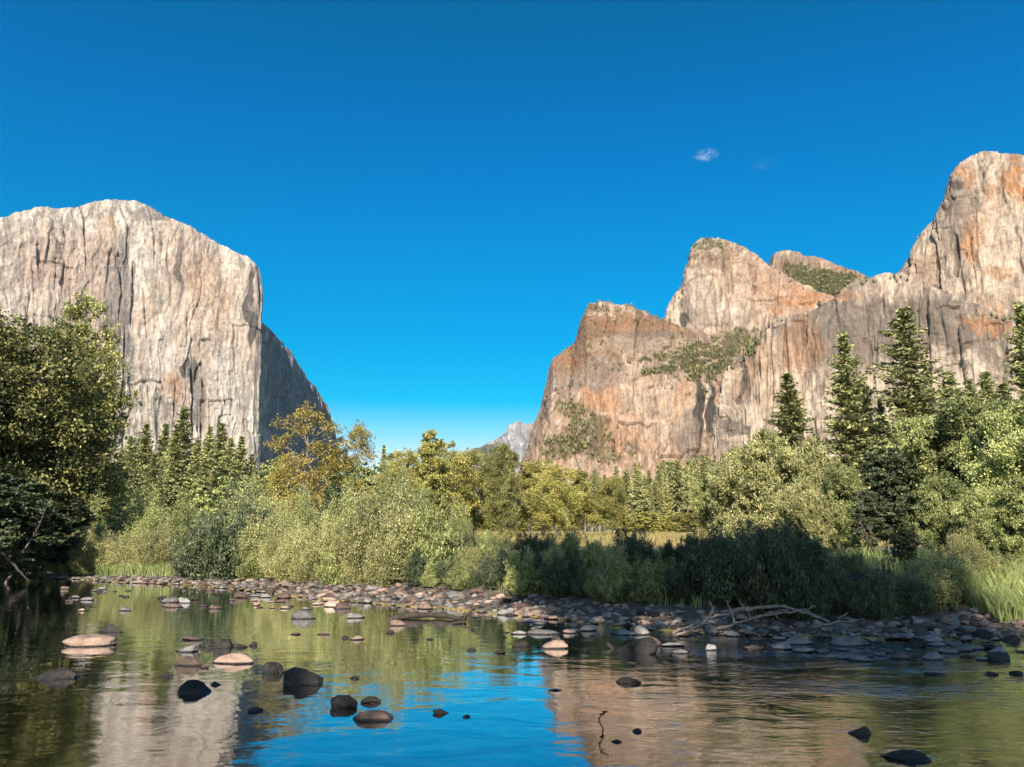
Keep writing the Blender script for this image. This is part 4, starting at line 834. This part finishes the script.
# (px, waterline row, width px, height px, tone, label)
HERO = [
 (84, 652, 48, 16, 'tan', 'largest pinkish tan rock in the water at the left'),
 (108, 636, 28, 11, 'dark', 'dark pointed rock just behind the pinkish tan rock at the left'),
 (50, 684, 42, 14, 'dark', 'long dark flat rock nearest the left edge of the river'),
 (80, 677, 15, 4, 'dark', 'tiny dark rock right of the long dark flat one at the left'),
 (192, 642, 25, 5, 'brown', 'thin flat brown slab at the back of the left rock cluster'),
 (183, 657, 26, 14, 'grey', 'grey sloping rock in the left cluster above the brown one'),
 (205, 650, 17, 9, 'dark', 'small dark rock touching the grey sloping one in the left cluster'),
 (222, 653, 20, 14, 'dark', 'rounded black rock in the middle of the left cluster'),
 (240, 650, 14, 6, 'dark', 'low dark stone right of the rounded black one in the left cluster'),
 (252, 648, 9, 6, 'dark', 'rightmost little dark stone of the left cluster'),
 (186, 671, 30, 14, 'brown', 'brown and tan rock at the front left of the left cluster'),
 (203, 670, 10, 5, 'brown', 'small brown stone wedged between the two front rocks of the left cluster'),
 (230, 669, 41, 14, 'tan', 'smooth pinkish tan rock at the front right of the left cluster'),
 (164, 679, 16, 5, 'dark', 'flat dark stone barely above water left of the black pointed rock'),
 (191, 700, 36, 18, 'dark', 'black wedge shaped rock alone before the left cluster'),
 (216, 687, 14, 5, 'dark', 'thin black stone at the tip of the black wedge rock'),
 (254, 714, 15, 6, 'brown', 'small brown stone before the two black round rocks'),
 (271, 678, 23, 14, 'dark', 'smaller of the two smooth black rocks left of the middle'),
 (300, 693, 43, 25, 'dark', 'largest smooth black rock standing in calm water left of the middle'),
 (343, 714, 26, 18, 'dark', 'black egg shaped rock in front of the largest black one'),
 (370, 706, 19, 9, 'dark', 'low dark rock right of the black egg shaped one'),
 (373, 726, 42, 13, 'brown', 'flat dark brown rock nearest the viewer in the blue reflection'),
 (441, 717, 18, 7, 'dark', 'dark stone alone in the blue reflection'),
 (466, 719, 8, 4, 'dark', 'tiny dark stone right of the one alone in the blue reflection'),
 (353, 680, 11, 4, 'dark', 'flat little dark stone between the black rocks and the log'),
 (302, 623, 25, 12, 'grey', 'grey rounded rock in the water behind the left calm pool'),
 (307, 611, 11, 4, 'grey', 'small grey stone behind the grey rounded rock'),
 (355, 621, 17, 8, 'grey', 'grey brown pointed rock left of the log'),
 (324, 637, 14, 7, 'brown', 'small brown stone in front of the grey rounded rock'),
 (295, 636, 10, 3, 'brown', 'thin brown stone left of the small brown one'),
 (355, 642, 16, 6, 'tan', 'small pinkish stone in front of the grey brown pointed rock'),
 (345, 640, 7, 4, 'dark', 'tiny dark stone beside the small pinkish stone'),
 (398, 629, 16, 9, 'tan', 'tan rounded stone in front of the log'),
 (390, 635, 9, 5, 'dark', 'small dark stone in front of the tan stone by the log'),
 (430, 641, 8, 3, 'dark', 'tiny dark stone below the middle of the log'),
 (471, 652, 10, 4, 'dark', 'flat dark stone in the open water below the log end'),
 (498, 655, 14, 4, 'dark', 'low dark stone left of the dark grey pointed one'),
 (522, 650, 19, 9, 'dark', 'dark grey pointed rock left of the pale tan mound'),
 (554, 653, 29, 12, 'tan', 'pale tan mound shaped rock in open water in the middle'),
 (557, 642, 11, 7, 'dark', 'dark stone behind the pale tan mound'),
 (545, 637, 34, 7, 'grey', 'long low grey slab behind the pale tan mound'),
 (575, 634, 12, 5, 'grey', 'small grey stone at the right tip of the long low slab'),
 (611, 651, 12, 8, 'dark', 'small dark rock left of the big dark boulder'),
 (624, 638, 20, 8, 'grey', 'light grey rock left of the pale upright stone'),
 (643, 640, 15, 15, 'pale', 'pale upright stone standing behind the big dark boulder'),
 (653, 652, 22, 16, 'brown', 'brown slanted rock leaning behind the big dark boulder'),
 (638, 663, 40, 25, 'dark', 'big dark round boulder in the water right of the middle'),
 (630, 686, 26, 8, 'dark', 'flat black rock in front of the big dark boulder'),
 (681, 656, 18, 6, 'grey', 'flat grey stone right of the big dark boulder'),
 (675, 648, 26, 5, 'grey', 'long thin grey slab behind the flat grey stone'),
 (712, 654, 12, 10, 'grey', 'small upright grey rock in the riffle right of the boulder'),
 (709, 634, 32, 14, 'grey', 'broad grey rock at the foot of the driftwood'),
 (555, 692, 14, 2.5, 'dark', 'dark sliver of stone at the edge of the blue reflection'),
 (637, 734, 10, 5, 'dark', 'small black stone right of the bent twig'),
 (617, 744, 11, 4, 'dark', 'dark wet stone below the bent twig'),
 (602, 738, 5, 3, 'dark', 'tiniest black stone at the foot of the bent twig'),
 (855, 651, 36, 13, 'grey', 'long smooth grey rock in the front of the right stone bar'),
 (800, 649, 30, 12, 'grey', 'broad grey rock at the left front of the right stone bar'),
 (806, 655, 22, 7, 'grey', 'flat grey rock below the broad one of the right stone bar'),
 (881, 631, 26, 13, 'grey', 'largest rounded grey rock at the back of the right stone bar'),
 (906, 631, 22, 13, 'dark', 'dark rounded rock right of the rounded grey one'),
 (936, 664, 20, 11, 'grey', 'faceted grey rock nearest the viewer in the right stone bar'),
 (937, 647, 24, 13, 'grey', 'grey rock behind the faceted one in the right stone bar'),
 (1001, 665, 29, 13, 'dark', 'dark angular rock in front near the right edge'),
 (990, 645, 25, 15, 'dark', 'dark tall rock behind the angular one near the right edge'),
 (1013, 646, 18, 11, 'dark', 'dark rock touching the right edge'),
 (992, 677, 18, 5, 'dark', 'flat dark stone in the water below the angular rock'),
 (1018, 677, 16, 6, 'dark', 'flat dark stone cut by the right edge'),
 (972, 653, 30, 9, 'grey', 'low grey rock left of the dark angular one'),
 (951, 656, 18, 7, 'grey', 'small grey rock between the faceted and the low grey rock'),
 (940, 677, 24, 3.5, 'dark', 'thin dark stone barely out of the water below the faceted rock'),
 (862, 739, 28, 11, 'dark', 'dark brown rock breaking the fast water at the lower right'),
 (913, 766, 46, 13, 'dark', 'dark grey rock at the bottom edge on the right'),
]
for i, (px, py, w, h, tone, lab) in enumerate(HERO):
    py -= 0.33 * h; h *= 0.72
    x, y = [float(q) for q in onz(px, py, 0)]
    D = math.hypot(x, y); m_ = D / F * math.hypot(1, (px - 512) / F) * 0.97
    m_ = math.hypot(y * cp - CAMZ * sp, 0) / F      # metres per pixel at its depth
    rx = w * m_ / 2; hz = h * m_ ; ry = rx * 0.62
    y += ry * 0.8
    dz = ry * 0.0
    V_, F_ = rock(300 + i, 4 if w > 20 else 3, 0.24 if tone != 'dark' else 0.34, 8 if tone != 'tan' else 4, 0.22 if tone == 'dark' else 0.10)
    me = mesh('rock', V_, F_, ROCKM[tone], True)
    put_rock(x, y, -hz * 0.05, rx * 1.06, ry, hz * 0.95, tone, lab, me=me, rot=rp.uniform(-.25, .25))
# dark boulder on the right bank
x, y = [float(q) for q in at(868, 598, 20.4)[:2]]
o = put_rock(x, y, 0.66, 0.72, 0.6, 0.5, 'dark', 'big dark boulder on the shaded bank among the bushes', me=mesh('boulder', *rock(501, 4, .15), ROCKM['dark'], True), name='boulder')
# counted cobbles of the bars
def shore_t(x, y): return y - float(np.interp(x, SX, SY))
cand = []; rq = random.Random(4); placed = []
def free(x, y, r, slack=0.75):
    for a, b, c in placed:
        if (a - x) ** 2 + (b - y) ** 2 < ((c + r) * slack) ** 2: return False
    return True
spec = [  # n, px range, row range, radius range, tones, label, group
 (80, (500, 740), (604, 634), (0.07, 0.21), ['grey', 'tan', 'brown', 'grey', 'grey', 'pale'], 'cobble in the stone bank below the shaded bushes', 'cobbles below the shaded bushes'),
 (85, (240, 520), (584, 607), (0.09, 0.27), ['tan', 'tan', 'grey', 'brown', 'tan'], 'sunlit cobble on the broad gravel bar below the willows', 'cobbles on the sunlit gravel bar'),
 (72, (735, 1030), (622, 658), (0.07, 0.22), ['grey', 'grey', 'brown', 'dark', 'grey'], 'grey cobble of the shaded stone bar at the right', 'cobbles of the right stone bar'),
 (46, (60, 270), (586, 610), (0.08, 0.26), ['dark', 'grey', 'tan', 'brown'], 'stone in the shallow water before the left end of the gravel bar', 'stones before the left bank'),
 (16, (940, 1030), (622, 634), (0.15, 0.28), ['tan', 'brown', 'pale'], 'sunlit tan stone below the right bank grass', 'tan stones below the right bank grass')]
for n, xr_, yr_, rr2, tones, lab, grp in spec:
    k = 0; tries = 0
    while k < n and tries < 6000:
        tries += 1
        px = rq.uniform(*xr_); py = rq.uniform(*yr_); x, y = [float(q) for q in onz(px, py, 0.05)]
        rad = rr2[0] + (rr2[1] - rr2[0]) * rq.random() ** 1.8
        if not free(x, y, rad): continue
        placed.append((x, y, rad)); k += 1
        z = max(float(gz(x, y)), -0.02); hz = rad * rq.uniform(0.3, 0.55)
        put_rock(x, y, z + hz * 0.45, rad, rad * rq.uniform(.6, .9), hz, rq.choice(tones), lab, group=grp, name='cobble')
# the rest of the stones: far past counting
def stones(n, seed, name, label, pick):
    rs = np.random.RandomState(seed); Vs = []; Fs = []; MI = []; n0 = 0
    low = [rock(900 + i, 2, 0.5, 9) for i in range(12)]
    x, y, rad = pick(rs, n); z = np.maximum(gz(x, y), -0.10)
    for i in range(n):
        v, f = low[i % 12]; h = rad[i] * rs.uniform(.3, .6); a = rs.uniform(0, 6.28)
        q = v * [rad[i], rad[i] * rs.uniform(.55, .95), h]; q = np.stack([q[:, 0] * cos(a) - q[:, 1] * sin(a), q[:, 0] * sin(a) + q[:, 1] * cos(a), q[:, 2]], 1) + [x[i], y[i], z[i] + h * .35]
        Vs.append(q); Fs.append(f + n0); n0 += len(q); MI.append(np.full(len(f), rs.choice(5, p=[.14, .36, .28, .12, .10])))
    return struct(name, mesh(name, np.concatenate(Vs), np.concatenate(Fs), [ROCKM[k] for k in ('dark', 'grey', 'tan', 'brown', 'pale')], True, None, np.concatenate(MI)), 'stuff', label, 'stones')
def pick_bar(rs, n):
    x = rs.uniform(-34, 17, n); sh = np.interp(x, SX, SY); w = np.interp(x, BX, BW); t = rs.uniform(-0.05, 1.1, n) * w - 2.5 * rs.uniform(0, 1, n) ** 4
    return x, sh + t, 0.03 + 0.14 * rs.uniform(0, 1, n) ** 3
stones(6500, 7, 'gravel', 'small stones and gravel covering the bars along the far bank', pick_bar)
def pick_bed(rs, n):
    x = rs.uniform(-9, 10, n); y = rs.uniform(4, 17, n); return x, y, 0.05 + 0.16 * rs.uniform(0, 1, n) ** 2.2
rs = np.random.RandomState(70); low = [rock(950 + i, 2, .25, 3) for i in range(6)]; Vs = []; Fs = []; n0 = 0
x, y, rad = pick_bed(rs, 1500); z = gz(x, y)
for i in range(1500):
    v, f = low[i % 6]; h = rad[i] * .45; q = v * [rad[i], rad[i] * .8, h] + [x[i], y[i], min(z[i] + h * .4, -0.04 - h)]; Vs.append(q); Fs.append(f + n0); n0 += len(q)
struct('river_stones', mesh('river_stones', np.concatenate(Vs), np.concatenate(Fs), ROCKM['brown'], True), 'stuff', 'brown stones lying on the river bed under water', 'stones')

# ------------------------------------------------------------------ wood
def wood(name, label, strands, m_, cat='driftwood', group=None):
    """strands: lists of (px,row,D,z offset, radius)"""
    mb = MB()
    for st_ in strands:
        pts = []; rd = []
        for px, py, D, r_ in st_:
            pts.append([float(q) for q in at(px, py, D)]); rd.append(r_)
        pts = np.array(pts); n = len(pts); t = np.linspace(0, n - 1, n * 5)
        # smooth the polyline
        q = np.stack([np.interp(t, range(n), pts[:, i]) for i in range(3)], 1)
        for _ in range(3): q[1:-1] = (q[:-2] + 2 * q[1:-1] + q[2:]) / 4
        q += 0.01 * np.random.RandomState(n).normal(size=q.shape)
        mb.tube(q, np.interp(t, range(n), rd), 8)
    o = link(name, mb.me(name, m_)); return tag(o, label, cat, group)
wood('log', 'dark waterlogged log with a forked right end lying in the shallows', [[(381, 624, 19.8, 0.034), (395, 618, 19.9, 0.075), (415, 615, 20.1, 0.068), (440, 615, 20.1, 0.061), (465, 619, 19.3, 0.048)], [(462, 618, 19.3, 0.041), (470, 612, 19.5, 0.034), (478, 605, 19.8, 0.02)], [(404, 626, 18.5, 0.027), (430, 627, 18.5, 0.034), (464, 622, 18.9, 0.034)]], BARK['wet'], 'log')
wood('driftwood', 'long pale arching driftwood branches over the stones below the dark bushes', [[(672, 633, 17.3, 0.02), (700, 622, 17.7, 0.027), (712, 617, 17.9, 0.031), (745, 610, 18.1, 0.034), (778, 605, 18.1, 0.034), (805, 613, 17.9, 0.027), (830, 622, 17.5, 0.017)]], BARK['drift'])
wood('driftwood', 'pale driftwood branch with an upright curled end left of the arching ones', [[(676, 636, 16.5, 0.02), (696, 628, 16.7, 0.034), (708, 619, 16.9, 0.034), (714, 608, 17.1, 0.027), (709, 602, 17.2, 0.017)]], BARK['drift'])
wood('driftwood', 'thin driftwood stick lying level behind the arching branches', [[(745, 620, 18.1, 0.02), (775, 611, 18.2, 0.02), (800, 609, 18.3, 0.02), (822, 617, 18.0, 0.014)], [(770, 612, 18.2, 0.014), (782, 620, 17.9, 0.014)]], BARK['drift'])
wood('driftwood', 'short upright driftwood stick between the curled and the arching ones', [[(735, 624, 17.5, 0.027), (732, 612, 17.7, 0.024), (726, 600, 17.9, 0.014)]], BARK['drift'])
wood('driftwood', 'low dark driftwood pole behind the arching branches', [[(720, 612, 18.7, 0.027), (760, 606, 18.9, 0.027), (790, 608, 19.0, 0.02)]], BARK['drift'])
wood('driftwood', 'thin twisted driftwood branch crossing under the arching ones', [[(716, 630, 17.4, .02), (740, 622, 17.6, .025), (765, 615, 17.8, .025), (795, 612, 17.9, .02), (815, 606, 18, .012)], [(752, 619, 17.7, .018), (745, 607, 17.9, .012), (738, 599, 18, .008)]], BARK['drift'])
wood('driftwood', 'short forked driftwood stick at the right end of the arching branches', [[(812, 628, 17.2, .02), (835, 622, 17.4, .022), (858, 620, 17.5, .015)], [(835, 622, 17.4, .015), (848, 612, 17.6, .01)]], BARK['drift'])
x0, y0 = onz(606, 738, -0.05); D0 = math.hypot(x0, y0)
wood('twig', 'bent dark twig sticking out of the water at the lower middle', [[(605, 741, D0, .007), (602, 732, D0, .007), (600, 722, D0, .006), (600, 716, D0, .006), (603, 712, D0, .011), (607, 712, D0, .009)]], BARK['wet'], 'twig')
wood('branch', 'bare dark branch dipping into the water at the left edge', [[(-30, 560, 41, .12), (0, 552, 41, .09), (10, 560, 40.5, .06), (20, 572, 40, .04), (28, 580, 39.5, .02)]], BARK['wet'], 'branch')

# ------------------------------------------------------------------ clouds
def cloud(px, py, D, w, h, dens, label, seed):
    m, N, L, out = mat('cloud_vapour'); tcn = N('ShaderNodeTexCoord')
    n = noise(N, L, mapping(N, L, tcn.outputs['Object'], (1.0, 1.0, 1.6)), 1.7 + seed * .1, 5, .6, .5)
    ln = N('ShaderNodeVectorMath', operation='LENGTH'); L(tcn.outputs['Object'], ln.inputs[0])
    fo = rmp(N, L, ln.outputs['Value'], [(0.15, 1.0), (0.95, 0.0)]); nn_ = rmp(N, L, n, [(0.50, 0.0), (0.72, 1.0)])
    q = N('ShaderNodeMath', operation='MULTIPLY'); L(fo, q.inputs[0]); L(nn_, q.inputs[1]); q2 = N('ShaderNodeMath', operation='MULTIPLY'); L(q.outputs[0], q2.inputs[0]); q2.inputs[1].default_value = dens
    v = N('ShaderNodeVolumePrincipled'); v.inputs['Color'].default_value = (1, 1, 1, 1); L(q2.outputs[0], v.inputs['Density']); L(v.outputs[0], out.inputs['Volume'])
    bm = bmesh.new(); bmesh.ops.create_icosphere(bm, subdivisions=3, radius=1); me = bpy.data.meshes.new('cloud'); bm.to_mesh(me); bm.free(); me.materials.append(m)
    x, y, z = at(px, py, D); k = D / F * 1.15
    o = struct('cloud', me, label=label, cat='cloud'); o.location = (x, y, z); o.scale = (w * k / 2, w * k / 2, h * k / 2); return o
cloud(706, 155, 7000, 26, 9, 0.02, 'small white wisp of cloud in the blue sky above the rounded peak', 1)
cloud(764, 164, 7000, 30, 6, 0.0018, 'faint wisp right of the small white cloud', 2)

# ------------------------------------------------------------------ the air of the valley
if HAZE > 0:
    m, N, L, out = mat('valley_air'); v = N('ShaderNodeVolumePrincipled'); v.inputs['Color'].default_value = (0.15, 0.6, 1, 1)
    v.inputs['Density'].default_value = HAZE; v.inputs['Anisotropy'].default_value = 0.2; L(v.outputs[0], out.inputs['Volume'])
    bm = bmesh.new(); bmesh.ops.create_cube(bm, size=1); me = bpy.data.meshes.new('haze'); bm.to_mesh(me); bm.free(); me.materials.append(m)
    o = struct('haze', me, 'stuff', 'thin blue air filling the valley', 'haze'); o.location = (0, 0, 1100); o.scale = (20400, 20400, 2208)
